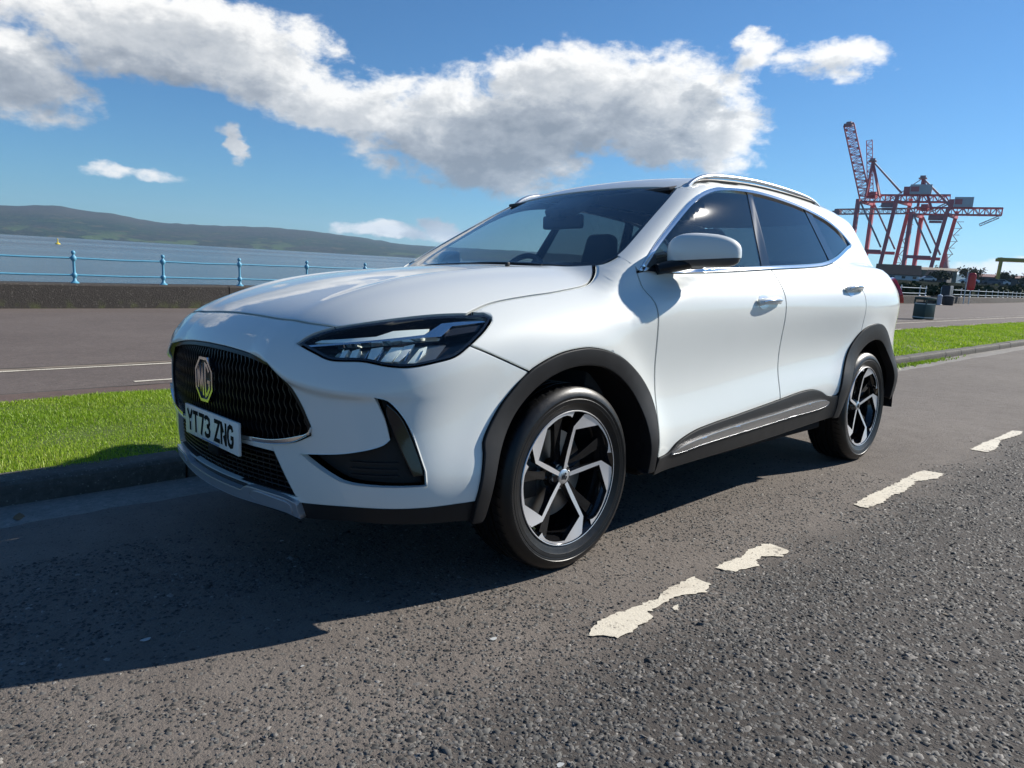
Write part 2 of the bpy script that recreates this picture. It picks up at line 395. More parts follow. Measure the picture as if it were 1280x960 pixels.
# --- ground materials
def asphalt(name, dark, light, chip, chip_scale, chip_amt, bump, patchy=.25):
    m, t, b, o = new_mat(name); co = t.n.new('ShaderNodeTexCoord').outputs['Object']
    big = t.noise(co, .7, 5, .6); mid = t.noise(co, 9, 5, .65); fine = t.noise(co, 160, 3, .6)
    base = t.mix(t.mapr(t.m('ADD', t.m('MULTIPLY', big, .5), t.m('MULTIPLY', mid, .5)), .35, .65), dark, light)
    v = t.node('ShaderNodeTexVoronoi', {'Vector': co, 'Scale': chip_scale, 'Randomness': 1}); vc = v.outputs['Color']; vd = v.outputs['Distance']
    sel = t.node('ShaderNodeSeparateColor', {0: vc})
    m1 = t.m('MULTIPLY', t.mapr(vd, .28, .42, 1, 0), t.mapr(sel.outputs[0], 1-chip_amt-.02, 1-chip_amt+.02))
    ch = t.mix(sel.outputs[1], tuple(c*.45 for c in chip), tuple(min(1, c*1.6) for c in chip))
    c = t.mix(t.m('MULTIPLY', m1, .85), base, ch); c = t.mix(t.mapr(fine, .25, .75, .0, .35), c, tuple(x*.55 for x in dark)); c = t.mix(t.mapr(t.noise(co, 34, 4, .7), .42, .62, 0, .38), c, tuple(x*.55 for x in dark)); c = t.mix(t.mapr(t.noise(co, 21, 3, .7), .60, .70, 0, .35), c, tuple(min(1, x*1.35) for x in light))
    t.l.new(c, b.inputs['Base Color']); b.inputs['Roughness'].default_value = .86; b.inputs['Specular IOR Level'].default_value = .25
    h = t.m('ADD', t.m('MULTIPLY', m1, t.mapr(sel.outputs[2], 0, 1, .3, 1)), t.m('ADD', t.m('MULTIPLY', fine, .35), t.m('MULTIPLY', t.noise(co, 55, 4), .6)))
    bp = t.node('ShaderNodeBump', {'Height': h, 'Strength': bump, 'Distance': .006}); t.l.new(bp.outputs[0], b.inputs['Normal'])
    return m
def road_mat():
    """two surfacings side by side: smoother binder in the parking lane, open chippings in the running lane"""
    m, t, b, o = new_mat('road_asphalt'); tc = t.n.new('ShaderNodeTexCoord').outputs['Object']; sp = t.node('ShaderNodeSeparateXYZ', {0: tc})
    wob = t.noise(tc, 2.5, 5, .6)
    lane = t.mapr(t.m('ADD', sp.outputs[1], t.m('MULTIPLY', t.m('SUBTRACT', wob, .5), .5)), -1.55, -1.25)   # 1 in the parking lane
    big = t.noise(tc, .6, 5, .6); mid = t.noise(tc, 7, 6, .65); fine = t.noise(tc, 220, 3, .65)
    mixn = t.mapr(t.m('ADD', t.m('MULTIPLY', big, .45), t.m('MULTIPLY', mid, .55)), .36, .64)
    park = t.mix(mixn, (.158, .136, .117), (.218, .190, .164)); run = t.mix(mixn, (.070, .062, .055), (.112, .101, .091))
    base = t.mix(lane, run, park)
    v = t.node('ShaderNodeTexVoronoi', {'Vector': tc, 'Scale': 95.0, 'Randomness': 1}); sel = t.node('ShaderNodeSeparateColor', {0: v.outputs['Color']})
    amt = t.mapr(lane, 0, 1, .42, .80)
    m1 = t.m('MULTIPLY', t.mapr(v.outputs['Distance'], .30, .46, 1, 0), t.m('GREATER_THAN', sel.outputs[0], amt))
    ch = t.mix(sel.outputs[1], (.035, .036, .038), (.16, .155, .145))
    c = t.mix(t.m('MULTIPLY', m1, .8), base, ch); c = t.mix(t.mapr(fine, .3, .75, 0, .45), c, (.045, .038, .034))
    t.l.new(c, b.inputs['Base Color']); b.inputs['Roughness'].default_value = .88; b.inputs['Specular IOR Level'].default_value = .2
    h = t.m('ADD', t.m('MULTIPLY', m1, sel.outputs[2]), t.m('ADD', t.m('MULTIPLY', fine, .5), t.m('MULTIPLY', t.noise(tc, 70, 4), .8)))
    bp = t.node('ShaderNodeBump', {'Height': h, 'Strength': .75, 'Distance': .007}); t.l.new(bp.outputs[0], b.inputs['Normal'])
    return m
MT['road'] = road_mat()
MT['prom'] = asphalt('promenade_asphalt', (.118, .095, .083), (.175, .144, .126), (.15, .14, .13), 70., .30, .5)
MT['edging'] = asphalt('edging_strip', (.12, .085, .07), (.165, .12, .10), (.12, .10, .09), 80., .2, .4)
MT['conc'] = asphalt('kerb_concrete', (.075, .070, .062), (.15, .14, .124), (.2, .19, .17), 90., .25, .45)
MT['gutter'] = asphalt('gutter_concrete', (.20, .185, .165), (.31, .29, .26), (.2, .19, .18), 110., .2, .4)
def wall_mat():
    m, t, b, o = new_mat('sea_wall_concrete'); co = t.n.new('ShaderNodeTexCoord').outputs['Object']; sp = t.node('ShaderNodeSeparateXYZ', {0: co})
    big = t.noise(co, 1.3, 6, .65); fine = t.noise(co, 45, 4, .7); v = t.node('ShaderNodeTexVoronoi', {'Vector': co, 'Scale': 38.0}); sel = t.node('ShaderNodeSeparateColor', {0: v.outputs['Color']})
    c = t.mix(big, (.036, .030, .026), (.078, .066, .056)); c = t.mix(t.mapr(fine, .4, .7, 0, .7), c, (.03, .027, .024)); c = t.mix(t.mapr(sel.outputs[0], .90, .98, 0, .35), c, (.17, .155, .13))
    moss = t.m('MULTIPLY', t.mapr(t.noise(co, 5, 4), .5, .68), t.mapr(sp.outputs[2], -.1, -.28)); c = t.mix(t.m('MULTIPLY', moss, .6), c, (.10, .12, .03))
    t.l.new(c, b.inputs['Base Color']); b.inputs['Roughness'].default_value = .9
    bp = t.node('ShaderNodeBump', {'Height': t.m('ADD', fine, t.m('MULTIPLY', sel.outputs[0], .5)), 'Strength': .8, 'Distance': .02}); t.l.new(bp.outputs[0], b.inputs['Normal']); return m
MT['wall'] = wall_mat()
def line_mat():
    m, t, b, o = new_mat('road_paint'); co = t.n.new('ShaderNodeTexCoord').outputs['Object']
    n = t.noise(co, 30, 5, .7); cr = t.node('ShaderNodeTexVoronoi', {'Vector': co, 'Scale': 24.0}, feature='DISTANCE_TO_EDGE').outputs[0]
    c = t.mix(n, (.54, .49, .39), (.70, .64, .52)); c = t.mix(t.mapr(t.m('ADD', cr, t.m('MULTIPLY', n, .03)), .012, .03, .5, 0), c, (.25, .22, .18)); c = t.mix(t.mapr(t.noise(co, 6, 4), .52, .7, 0, .35), c, (.40, .33, .25)); c = t.mix(t.mapr(t.m('ADD', t.noise(co, 75, 4, .7), t.m('MULTIPLY', t.noise(co, 9, 3), .35)), .75, .81, 0, .8), c, (.10, .086, .074))
    t.l.new(c, b.inputs['Base Color']); b.inputs['Roughness'].default_value = .75
    bp = t.node('ShaderNodeBump', {'Height': t.noise(co, 140, 3), 'Strength': .3, 'Distance': .004}); t.l.new(bp.outputs[0], b.inputs['Normal']); return m
MT['line'] = line_mat()
MT['soil'] = pmat('turf_soil', (.075, .11, .018), .95, var=.5, vscale=9, bump=.5, bscale=40)
def grass_mat():
    m, t, b, o = new_mat('grass_blades'); t.n.remove(b)
    at = t.node('ShaderNodeAttribute', attribute_name='tone').outputs['Fac']; co = t.n.new('ShaderNodeTexCoord').outputs['Object']
    n = t.noise(co, 1.6, 4)
    c = t.ramp(at, [(0, (.14, .24, .012)), (.55, (.26, .40, .02)), (.85, (.37, .49, .04)), (1, (.48, .46, .16))]); c = t.mix(t.mapr(n, .38, .62, 0, .35), c, (.19, .34, .016))
    df = t.node('ShaderNodeBsdfDiffuse', {'Color': c}); tr = t.node('ShaderNodeBsdfTranslucent', {'Color': c}); gl = t.node('ShaderNodeBsdfGlossy', {'Roughness': .5, 'Color': (.8, .9, .6, 1)})
    a = t.node('ShaderNodeMixShader', {0: .45, 1: df.outputs[0], 2: tr.outputs[0]}); q = t.node('ShaderNodeMixShader', {0: .05, 1: a.outputs[0], 2: gl.outputs[0]}); t.l.new(q.outputs[0], o.inputs[0]); return m
MT['grass'] = grass_mat()
# --- road
ys = np.concatenate([np.linspace(-14, -4, 6), np.linspace(-3.4, 1.24, 18)])
road = kind(grid_mesh('road', np.concatenate([np.linspace(-60, -6, 7), np.linspace(-5, 20, 26), np.linspace(30, 420, 14)]), ys, lambda x, y: road_z(y), MT['road']), 'structure')
def on_road(pts, h): return [(x, y*math.cos(CAMBER), -y*math.sin(CAMBER)+h) for x, y in pts]
def ragged(poly, amp=.008, step=.018, seed=0):
    r = np.random.default_rng(seed); P = loop(*[[poly[i], poly[(i+1) % len(poly)]] for i in range(len(poly))], step=step); n = len(P)
    w = np.convolve(np.r_[q := r.normal(0, amp, n), q[:3]], [.5, .3, .2], 'same')[:n]
    return P+np.stack([w, r.normal(0, amp*.6, n)], 1)
DASH = [[(-.341, -1.296), (-.288, -1.268), (-.197, -1.25), (-.06, -1.267), (.032, -1.273), (.139, -1.25), (.29, -1.255), (.275, -1.334), (.191, -1.353), (.126, -1.317), (.059, -1.304), (-.021, -1.317), (-.065, -1.314), (-.096, -1.354), (-.173, -1.351), (-.214, -1.362), (-.287, -1.364), (-.302, -1.322)],
        [(.421, -1.257), (.502, -1.255), (.602, -1.267), (.698, -1.246), (.836, -1.26), (.817, -1.362), (.724, -1.37), (.679, -1.317), (.611, -1.323), (.57, -1.36), (.447, -1.324), (.431, -1.296)],
        [(1.683, -1.273), (1.91, -1.258), (2.248, -1.266), (2.54, -1.255), (2.745, -1.26), (2.753, -1.373), (2.595, -1.38), (2.44, -1.325), (2.137, -1.357), (2.009, -1.338), (1.832, -1.356), (1.67, -1.338)],
        [(3.665, -1.278), (4.036, -1.272), (4.322, -1.285), (4.785, -1.292), (4.798, -1.356), (4.613, -1.374), (4.231, -1.328), (3.86, -1.388), (3.67, -1.379)],
        [(.015, -1.348), (.052, -1.345), (.024, -1.367), (-.005, -1.369)]]
for k in range(8): DASH.append([(5.9+2.05*k, -1.27), (6.9+2.05*k, -1.265), (6.92+2.05*k, -1.37), (6.3+2.05*k, -1.35), (5.92+2.05*k, -1.375)])
def flat_poly(name, P2, h, mat, parent, thick=.0):
    n = len(P2); tri = delaunay_2d_cdt([Vector(q) for q in P2], [(i, (i+1) % n) for i in range(n)], [], 0, 1e-6)
    V2 = np.array([tuple(v) for v in tri[0]]); Fc = [tuple(f) for f in tri[2]]; cen = V2[np.array(Fc)].mean(1); ok = in_poly(cen, P2); Fc = [f for f, k in zip(Fc, ok) if k]
    o = mesh_obj(name, np.array(on_road(V2, h)), Fc, mat, parent, smooth=False)
    bm = bmesh.new(); bm.from_mesh(o.data); bmesh.ops.recalc_face_normals(bm, faces=bm.faces)
    if bm.faces and sum(f.normal.z for f in bm.faces) < 0: bmesh.ops.reverse_faces(bm, faces=bm.faces)
    bm.to_mesh(o.data); bm.free(); return o
for i, dd in enumerate(DASH): flat_poly('road_marking', ragged(dd, .0065 if i < 4 else .004, .014, i), .0042, MT['line'], road)
gum = pmat('trodden_spot', (.42, .43, .42), .8, var=.2, vscale=40)
for i, (x, y, r) in enumerate([(-1.317, -.478, .013), (-.564, -1.124, .011), (-.669, .029, .008), (-.825, -1.632, .009), (-1.05, -.9, .005), (-.45, -.05, .006), (-.75, -.25, .006), (-1.2, .3, .005)]):
    flat_poly('paint_spot', np.array([(x+r*(1+.25*math.sin(3*a+i))*math.cos(a), y+r*.85*(1+.2*math.cos(2*a))*math.sin(a)) for a in np.arange(16)/16*2*np.pi]), .004, gum, road)
# stone chippings standing proud of the surface, near where one can tell them apart
def chips(name, n, xr, yr, dens, size, mat, seed):
    r = np.random.default_rng(seed); x = r.uniform(*xr, n*3); y = r.uniform(*yr, n*3); keep = r.random(n*3) < dens(x, y); x = x[keep][:n]; y = y[keep][:n]; n = len(x)
    s = size*r.lognormal(0, .32, n); ang = r.uniform(0, 2*np.pi, n)
    V = []; NV = 7
    base = []
    for k in range(5):
        a = ang+k*2*np.pi/5+r.normal(0, .25, n); rad = s*r.uniform(.55, 1.15, n)*(.62+.5*np.abs(np.cos(a-ang))); base.append(np.stack([x+rad*np.cos(a), y+rad*np.sin(a), -s*.12], 1))
    t1 = np.stack([x+s*r.normal(0, .25, n)+.28*s*np.cos(ang), y+s*r.normal(0, .25, n)+.28*s*np.sin(ang), s*r.uniform(.14, .36, n)], 1); t2 = np.stack([x-.35*s*np.cos(ang), y-.35*s*np.sin(ang), s*r.uniform(.10, .38, n)], 1)
    V = np.stack(base+[t1, t2], 1).reshape(-1, 3)
    f0 = np.array([(0, 1, 5), (1, 2, 5), (2, 6, 5), (2, 3, 6), (3, 4, 6), (4, 5, 6), (4, 0, 5)])
    Fc = (np.arange(n)*NV)[:, None, None]+f0[None]; Fc = Fc.reshape(-1, 3)
    W = np.stack([V[:, 0], V[:, 1]*math.cos(CAMBER)+V[:, 2]*math.sin(CAMBER), -V[:, 1]*math.sin(CAMBER)+V[:, 2]*math.cos(CAMBER)+.0012], 1)
    me = bpy.data.meshes.new(name); me.vertices.add(len(W)); me.vertices.foreach_set('co', W.ravel()); me.loops.add(len(Fc)*3); me.loops.foreach_set('vertex_index', Fc.ravel().astype(np.int32)); me.polygons.add(len(Fc)); me.polygons.foreach_set('loop_start', np.arange(len(Fc), dtype=np.int32)*3); me.update(calc_edges=True)
    at = me.attributes.new('tone', 'FLOAT', 'POINT'); at.data.foreach_set('value', np.repeat(r.random(n), NV).astype(np.float32))
    me.materials.append(mat); o = bpy.data.objects.new(name, me); COL.objects.link(o); o.parent = road; o['kind'] = 'stuff'; return o
def chip_mat():
    m, t, b, o = new_mat('stone_chips'); at = t.node('ShaderNodeAttribute', attribute_name='tone').outputs['Fac']; co = t.n.new('ShaderNodeTexCoord').outputs['Object']
    c = t.ramp(at, [(0, (.034, .035, .034)), (.35, (.076, .076, .072)), (.7, (.135, .134, .125)), (.93, (.20, .188, .17)), (1, (.32, .30, .27))]); c = t.mix(t.mapr(t.noise(co, 300, 3), .35, .65, 0, .5), c, (.06, .05, .043))
    t.l.new(c, b.inputs['Base Color']); b.inputs['Roughness'].default_value = .74; b.inputs['Specular IOR Level'].default_value = .35; return m
MT['chips'] = chip_mat()
def in_dash(x, y):
    k = np.zeros(len(x), bool); Q = np.stack([x, y], 1)
    for dd in DASH[:4]: k |= in_poly(Q, np.array(dd))
    return k
CX, CY = -1.876, -2.569
def dn_run(x, y):
    d = np.hypot(x-CX, y-CY); e = np.clip((-1.30-y+.10*np.sin(x*5)+.06*np.sin(x*13+1))/.25, 0, 1)
    return e*np.clip(1.35-d/6.0, .12, 1)*~in_dash(x, y)
chips('road_chippings', 52000, (-2.2, 5.0), (-3.6, -1.15), dn_run, .0084, MT['chips'], 1)
def dn_park(x, y):
    d = np.hypot(x-CX, y-CY); return np.clip(1.35-d/4.0, 0, 1)*(y > -1.75)*(.35+.65*(np.sin(x*3.1+y*2)*np.sin(y*4.3-x) > -.3))*~in_dash(x, y)
chips('road_chippings', 26000, (-2.2, 2.4), (-1.7, .4), dn_park, .0058, MT['chips'], 2)
# --- gutter, kerb
gut = kind(grid_mesh('gutter', np.concatenate([np.linspace(-20, -3, 30), np.linspace(-2.9, 22, 260), np.linspace(25, 400, 60)]), np.array([.90, .96, 1.06, 1.14, 1.222]), lambda x, y: road_z(y)+.0045, MT['gutter']), 'structure')
for v in gut.data.vertices:
    if v.co.y < .92: v.co.y += .02*math.sin(v.co.x*1.7)+.012*math.sin(v.co.x*4.1)+rng.normal(0, .010); v.co.z = float(road_z(np.array(v.co.y)))-.0015
kerb = kind(empty('kerb'), 'structure')
def kerb_mesh():
    bm = bmesh.new(); pr = [(1.222, -.30), (1.222, .0), (1.228, .030), (1.245, .046), (1.265, .050), (1.372, .052), (1.372, -.3)]
    A = [bm.verts.new((.004, y, z)) for y, z in pr]; B = [bm.verts.new((.906, y, z)) for y, z in pr]; bm.faces.new(A); bm.faces.new(B[::-1]); n = len(pr)
    for i in range(n): bm.faces.new((A[(i+1) % n], A[i], B[i], B[(i+1) % n]))
    bmesh.ops.recalc_face_normals(bm, faces=bm.faces); bmesh.ops.bevel(bm, geom=[e for e in bm.edges if abs(e.verts[0].co.x-e.verts[1].co.x) < 1e-4], offset=.006, segments=1, affect='EDGES'); me = bpy.data.meshes.new('kerb_stone'); bm.to_mesh(me); bm.free(); me.materials.append(MT['conc']); return me
km = kerb_mesh()
for k in range(-12, 90):
    o = bpy.data.objects.new('kerb_stone', km); COL.objects.link(o); o.parent = kerb; o.location = (k*.914-.62, rng.normal(0, .002), rng.normal(0, .002)); o.rotation_euler = (0, 0, rng.normal(0, .0015))
o = grid_mesh('kerb_run', np.linspace(81.5, 400, 20), np.array([1.222, 1.24, 1.372]), lambda x, y: np.where(y < 1.23, -.064, .05), MT['conc'], kerb)
# --- verge
def edge_y(x): return 3.13+np.clip((np.asarray(x, float)-1)/17, 0, 1)*.62
gx = np.concatenate([np.linspace(-30, -4, 8), np.linspace(-3, 20, 70), np.linspace(22, 400, 60)])
V = []; Fq = []; ny = 10
for i, x in enumerate(gx):
    for j in range(ny): y = 1.365+(float(edge_y(x))-1.365)*j/(ny-1); V.append((x, y, .038+.014*math.sin(math.pi*j/(ny-1))-.012*(j == ny-1)+.006*math.sin(x*2.1+y*3)))
Fq = [(i*ny+j, (i+1)*ny+j, (i+1)*ny+j+1, i*ny+j+1) for i in range(len(gx)-1) for j in range(ny-1)]
verge = kind(mesh_obj('grass_verge', np.array(V), Fq, MT['soil']), 'structure')
def blades(name, n, xr, dens, h, w, seed, margin=.0):
    r = np.random.default_rng(seed); x = r.uniform(*xr, n); v = r.uniform(-.012, 1.015, n); y = 1.37+.012*np.sin(x*7+np.sin(x*3))+(edge_y(x)-1.365)*v; k = r.random(n) < dens(x, y); x, y, v = x[k], y[k], v[k]; n = len(x)
    z = .036+.014*np.sin(np.pi*np.clip(v, 0, 1))+.006*np.sin(x*2.1+y*3)
    hh = h*r.lognormal(0, .28, n)*(.72+.38*np.sin(x*4.7+np.sin(y*5))*np.sin(y*6.1+x)); hh = np.maximum(hh, h*.3); a = r.uniform(0, 2*np.pi, n); ln = r.normal(0, .55, n)*hh; la = r.uniform(0, 2*np.pi, n); ww = w*r.uniform(.7, 1.3, n)
    ca, sa = np.cos(a)*ww/2, np.sin(a)*ww/2; dx, dy = ln*np.cos(la), ln*np.sin(la)
    P = np.stack([np.stack([x-ca, y-sa, z-.004], 1), np.stack([x+ca, y+sa, z-.004], 1), np.stack([x+ca*.8+dx*.4, y+sa*.8+dy*.4, z+hh*.6], 1), np.stack([x-ca*.8+dx*.4, y-sa*.8+dy*.4, z+hh*.6], 1), np.stack([x+dx, y+dy, z+hh], 1)], 1).reshape(-1, 3)
    Fc = ((np.arange(n)*5)[:, None, None]+np.array([(0, 1, 2), (0, 2, 3), (3, 2, 4)])[None]).reshape(-1, 3)
    me = bpy.data.meshes.new(name); me.vertices.add(len(P)); me.vertices.foreach_set('co', P.ravel()); me.loops.add(len(Fc)*3); me.loops.foreach_set('vertex_index', Fc.ravel().astype(np.int32)); me.polygons.add(len(Fc)); me.polygons.foreach_set('loop_start', np.arange(len(Fc), dtype=np.int32)*3); me.update(calc_edges=True)
    tone = np.clip(r.beta(2.2, 2.2, n)+.18*np.sin(x*2.3+1)*np.sin(y*3.1), 0, .93); tone[r.random(n) < .03] = 1
    at = me.attributes.new('tone', 'FLOAT', 'POINT'); at.data.foreach_set('value', np.repeat(tone, 5).astype(np.float32)); me.materials.append(MT['grass'])
    o = bpy.data.objects.new(name, me); COL.objects.link(o); o['kind'] = 'stuff'; o['label'] = 'short green grass growing on the verge behind the kerb'; o['category'] = 'grass'; return o
one = lambda x, y: np.ones(len(x))
blades('grass', 120000, (-2.6, 1.2), one, .020, .0034, 11)
blades('grass', 36000, (1.2, 8.5), one, .036, .008, 12)
blades('grass', 60000, (8.5, 34), lambda x, y: np.clip(1.35-(x-8)/30, .3, 1), .040, .013, 13)
blades('grass', 22000, (34, 110), one, .045, .035, 14)
# --- promenade: edging strip, cycle lane lines, asphalt up to the sea wall
px = np.concatenate([np.linspace(-40, -4, 8), np.linspace(-3, 30, 34), np.linspace(34, 200, 40)])
def wall_y(x): return np.interp(x, [-60, 12, 40, 54.5, 75, 98, 150, 220], [14.5, 14.5, 13.9, 13.35, 14.9, 17.1, 22.5, 30])
V = []; nv = 22
for x in px:
    y0 = float(edge_y(x))-.03; y1 = float(wall_y(x))+.2
    for j in range(nv): y = y0+(y1-y0)*(j/(nv-1))**1.4; V.append((x, y, float(prom_z(x, y))))
prom = kind(mesh_obj('promenade', np.array(V), [(i*nv+j, (i+1)*nv+j, (i+1)*nv+j+1, i*nv+j+1) for i in range(len(px)-1) for j in range(nv-1)], MT['prom']), 'structure')
def strip(name, x0, x1, yf, w, h, mat, parent, n=60, jit=0.):
    xs = np.linspace(x0, x1, n); r = np.random.default_rng(int(abs(x0*7)+abs(w*1000))); y0 = np.array([float(yf(x)) for x in xs]); a = y0-w/2+r.normal(0, jit, n); b = y0+w/2+r.normal(0, jit, n)
    V = [(x, y, float(prom_z(x, y))+h) for x, y in zip(xs, a)]+[(x, y, float(prom_z(x, y))+h) for x, y in zip(xs, b)]
    return mesh_obj(name, np.array(V), [(i, i+1, n+i+1, n+i) for i in range(n-1)], mat, parent, smooth=False)
strip('edging_strip', -30, 60, lambda x: edge_y(x)+.175, .36, .004, MT['edging'], prom, 200, .008)
strip('edge_joint', -30, 60, lambda x: edge_y(x)+.365, .022, .0065, pmat('joint_dark', (.03, .026, .022), .95), prom, 240, .003)
shift = lambda x: np.clip((np.asarray(x, float)-2)/20, 0, 1)*.45
strip('lane_line', -25, 70, lambda x: 4.77+shift(x), .065, .0045, MT['line'], prom, 400, .006)
strip('sand_edge', -25, 70, lambda x: 4.90+shift(x)+.03*np.sin(x*1.3), .10, .004, pmat('sandy_edge', (.19, .155, .115), .95, var=.4, vscale=14), prom, 400, .018)
strip('path_joint', -25, 70, lambda x: 4.97+shift(x)+.02*np.sin(x*.9), .03, .006, pmat('joint_brown', (.045, .037, .03), .95), prom, 400, .006)
for k in range(-3, 9): strip('lane_dash', -.19+4.2*k, 1.75+4.2*k, lambda x: 3.71+shift(x)*.9, .055, .0045, MT['line'], prom, 24, .004)
strip('patch_seam', 18, 70, lambda x: 5.72+.06*np.sin(x*.7)+.25*shift(x), .07, .005, pmat('seam_pale', (.26, .24, .21), .9, var=.3, vscale=20), prom, 160, .025)
# --- water
def sea_mat():
    m, t, b, o = new_mat('sea_water'); co = t.n.new('ShaderNodeTexCoord').outputs['Object']
    mp = t.node('ShaderNodeMapping', {'Vector': co, 'Rotation': (0, 0, .5), 'Scale': (.35, 1.0, 1.0)})
    n1 = t.noise(mp.outputs[0], .55, 6, .6); n2 = t.noise(mp.outputs[0], .012, 4, .5); n3 = t.noise(mp.outputs[0], .0035, 3)
    b.inputs['Base Color'].default_value = (.055, .085, .105, 1); t.l.new(t.mapr(n3, .4, .6, .16, .34), b.inputs['Roughness']); b.inputs['IOR'].default_value = 1.33
    bp = t.node('ShaderNodeBump', {'Height': t.m('ADD', n1, t.m('MULTIPLY', n2, 2.0)), 'Strength': .8, 'Distance': .55}); t.l.new(bp.outputs[0], b.inputs['Normal']); return m
sea = kind(grid_mesh('sea', np.array([-9000, -2000, 0, 2000, 9000.]), np.array([15.0, 300, 3000, 9000.]), lambda x, y: -2.6+0*x, sea_mat()), 'structure')
# land to the right and rear, below everything
land = kind(grid_mesh('ground', np.array([-9000., -800, 0, 800, 9000]), np.array([-9000., -900, -14, -13.9]), lambda x, y: -.12+0*x, pmat('far_ground', (.07, .085, .03), .95, var=.4, vscale=.05)), 'structure')
# --- hills across the water
HIL = [(-60, 1.0), (-10, .9), (5, 1.05), (14, 1.0), (25, .75), (38, .9), (46.9, .99), (53.1, .94), (55.8, .97), (58.5, 1.26), (62.7, 1.57), (65.3, 1.62), (69.7, 1.43), (72.6, 1.39), (74.2, 1.54), (75.8, 1.82), (77.4, 1.88), (79, 2.08), (80.4, 1.98), (82.1, 1.78), (88, 1.9), (100, 2.6), (130, 2.2), (200, 1.5)]
def hill_mat():
    m, t, b, o = new_mat('hill_cover'); co = t.n.new('ShaderNodeTexCoord').outputs['Object']; sp = t.node('ShaderNodeSeparateXYZ', {0: co})
    big = t.noise(co, .0016, 6, .62); mid = t.noise(co, .006, 6, .65); fields = t.node('ShaderNodeTexVoronoi', {'Vector': co, 'Scale': .0042}); fs = t.node('ShaderNodeSeparateColor', {0: fields.outputs['Color']})
    c = t.mix(t.mapr(big, .42, .58), (.016, .030, .018), (.044, .042, .034)); c = t.mix(t.mapr(mid, .45, .62, 0, .8), c, (.026, .050, .016)); c = t.mix(t.mapr(t.noise(co, .022, 6, .7), .48, .60, 0, .75), c, (.010, .018, .010)); c = t.mix(t.mapr(t.noise(co, .011, 5, .6, .6), .55, .66, 0, .6), c, (.13, .105, .058))
    low = t.mapr(sp.outputs[2], 10, 62, 1, 0); fm = t.m('MULTIPLY', t.m('MULTIPLY', t.m('GREATER_THAN', fs.outputs[0], .62), low), t.mapr(mid, .46, .50))
    c = t.mix(t.m('MULTIPLY', fm, .8), c, (.085, .125, .045)); c = t.mix(t.mapr(sp.outputs[2], 90, 150, 0, .6), c, (.060, .048, .034))
    t.l.new(c, b.inputs['Base Color']); b.inputs['Roughness'].default_value = 1; b.inputs['Specular IOR Level'].default_value = .05
    bp = t.node('ShaderNodeBump', {'Height': t.noise(co, .03, 5, .7), 'Strength': .9, 'Distance': 18}); t.l.new(bp.outputs[0], b.inputs['Normal']); return m
hx = np.radians(np.linspace(-60, 200, 520)); hr = np.linspace(0, 1, 26); V = []
from mathutils import noise as mn
D0, D1_ = 4300., 6600.
for a in hx:
    pk = math.tan(R(float(np.interp(math.degrees(a), [h[0] for h in HIL], [h[1] for h in HIL]))))
    for s in hr:
        d_ = D0+(D1_-D0)*s; n_ = mn.fractal(Vector((d_*math.cos(a)*.0011, d_*math.sin(a)*.0011, 2.2)), .9, 2.1, 6); n2 = mn.noise(Vector((d_*math.cos(a)*.02, d_*math.sin(a)*.02, 5)))
        prof = (s**.75) if s < .8 else .846*(1-.35*((s-.8)/.2)**1.5); crest = D0+(D1_-D0)*.8
        z = -2.8+(pk*crest+2.8)*prof/.846*(1+.16*n_*(1-s)) + (6*n2 if s > .05 else 0)*min(1, s*3)
        V.append((CX+d_*math.cos(a), CY+d_*math.sin(a), z if s > 0 else -3.2))
n = len(hr); hills = kind(mesh_obj('hills', np.array(V), [(i*n+j, (i+1)*n+j, (i+1)*n+j+1, i*n+j+1) for i in range(len(hx)-1) for j in range(n-1)], hill_mat()), 'structure')
# a skirt of water inside the ring of hills keeps the far shore wet
# ---------------------------------------------------------------- car body surface
# One smooth closed body surface, written as F(x,y,z)=0 in the car's own frame:
# x rearward from the front axle, y across (left side of the car negative), z up.
import numpy as np
class Spl:
    """natural cubic spline"""
    def __init__(s, pts):
        s.x = np.array([p[0] for p in pts], float); s.y = np.array([p[1] for p in pts], float)
        n = len(s.x); h = np.diff(s.x); M = np.zeros((n, n)); r = np.zeros(n); M[0, 0] = M[-1, -1] = 1
        for i in range(1, n-1):
            M[i, i-1] = h[i-1]; M[i, i] = 2*(h[i-1]+h[i]); M[i, i+1] = h[i]
            r[i] = 6*((s.y[i+1]-s.y[i])/h[i]-(s.y[i]-s.y[i-1])/h[i-1])
        s.m = np.linalg.solve(M, r); s.h = h
    def __call__(s, v):
        v = np.asarray(v, float); c = np.clip(v, s.x[0], s.x[-1])
        i = np.clip(np.searchsorted(s.x, c)-1, 0, len(s.h)-1); h = s.h[i]
        a = s.x[i+1]-c; b = c-s.x[i]
        y = (s.m[i]*a**3+s.m[i+1]*b**3)/(6*h)+(s.y[i]/h-s.m[i]*h/6)*a+(s.y[i+1]/h-s.m[i+1]*h/6)*b
        e0 = (s.y[1]-s.y[0])/s.h[0]-s.h[0]*s.m[1]/6; e1 = (s.y[-1]-s.y[-2])/s.h[-1]+s.h[-1]*s.m[-2]/6
        return y+np.where(v < s.x[0], (v-s.x[0])*e0, 0)+np.where(v > s.x[-1], (v-s.x[-1])*e1, 0)
def smax(a, b, k):
    h = np.maximum(k-np.abs(a-b), 0)/k
    return np.maximum(a, b)+h**3*k/6
def smin(a, b, k): return -smax(-a, -b, k)
WID = Spl([(-1, .925), (-.5, .928), (0, .932), (.5, .922), (1.2, .917), (2.0, .922), (2.7, .938), (3.2, .92), (3.7, .87)])
PRO = Spl([(.15, -.05), (.25, -.022), (.34, -.002), (.41, .005), (.48, -.003), (.57, -.019), (.66, -.025), (.76, -.018), (.87, -.002), (.95, .004), (1.02, -.009), (1.1, -.055), (1.25, -.17)])
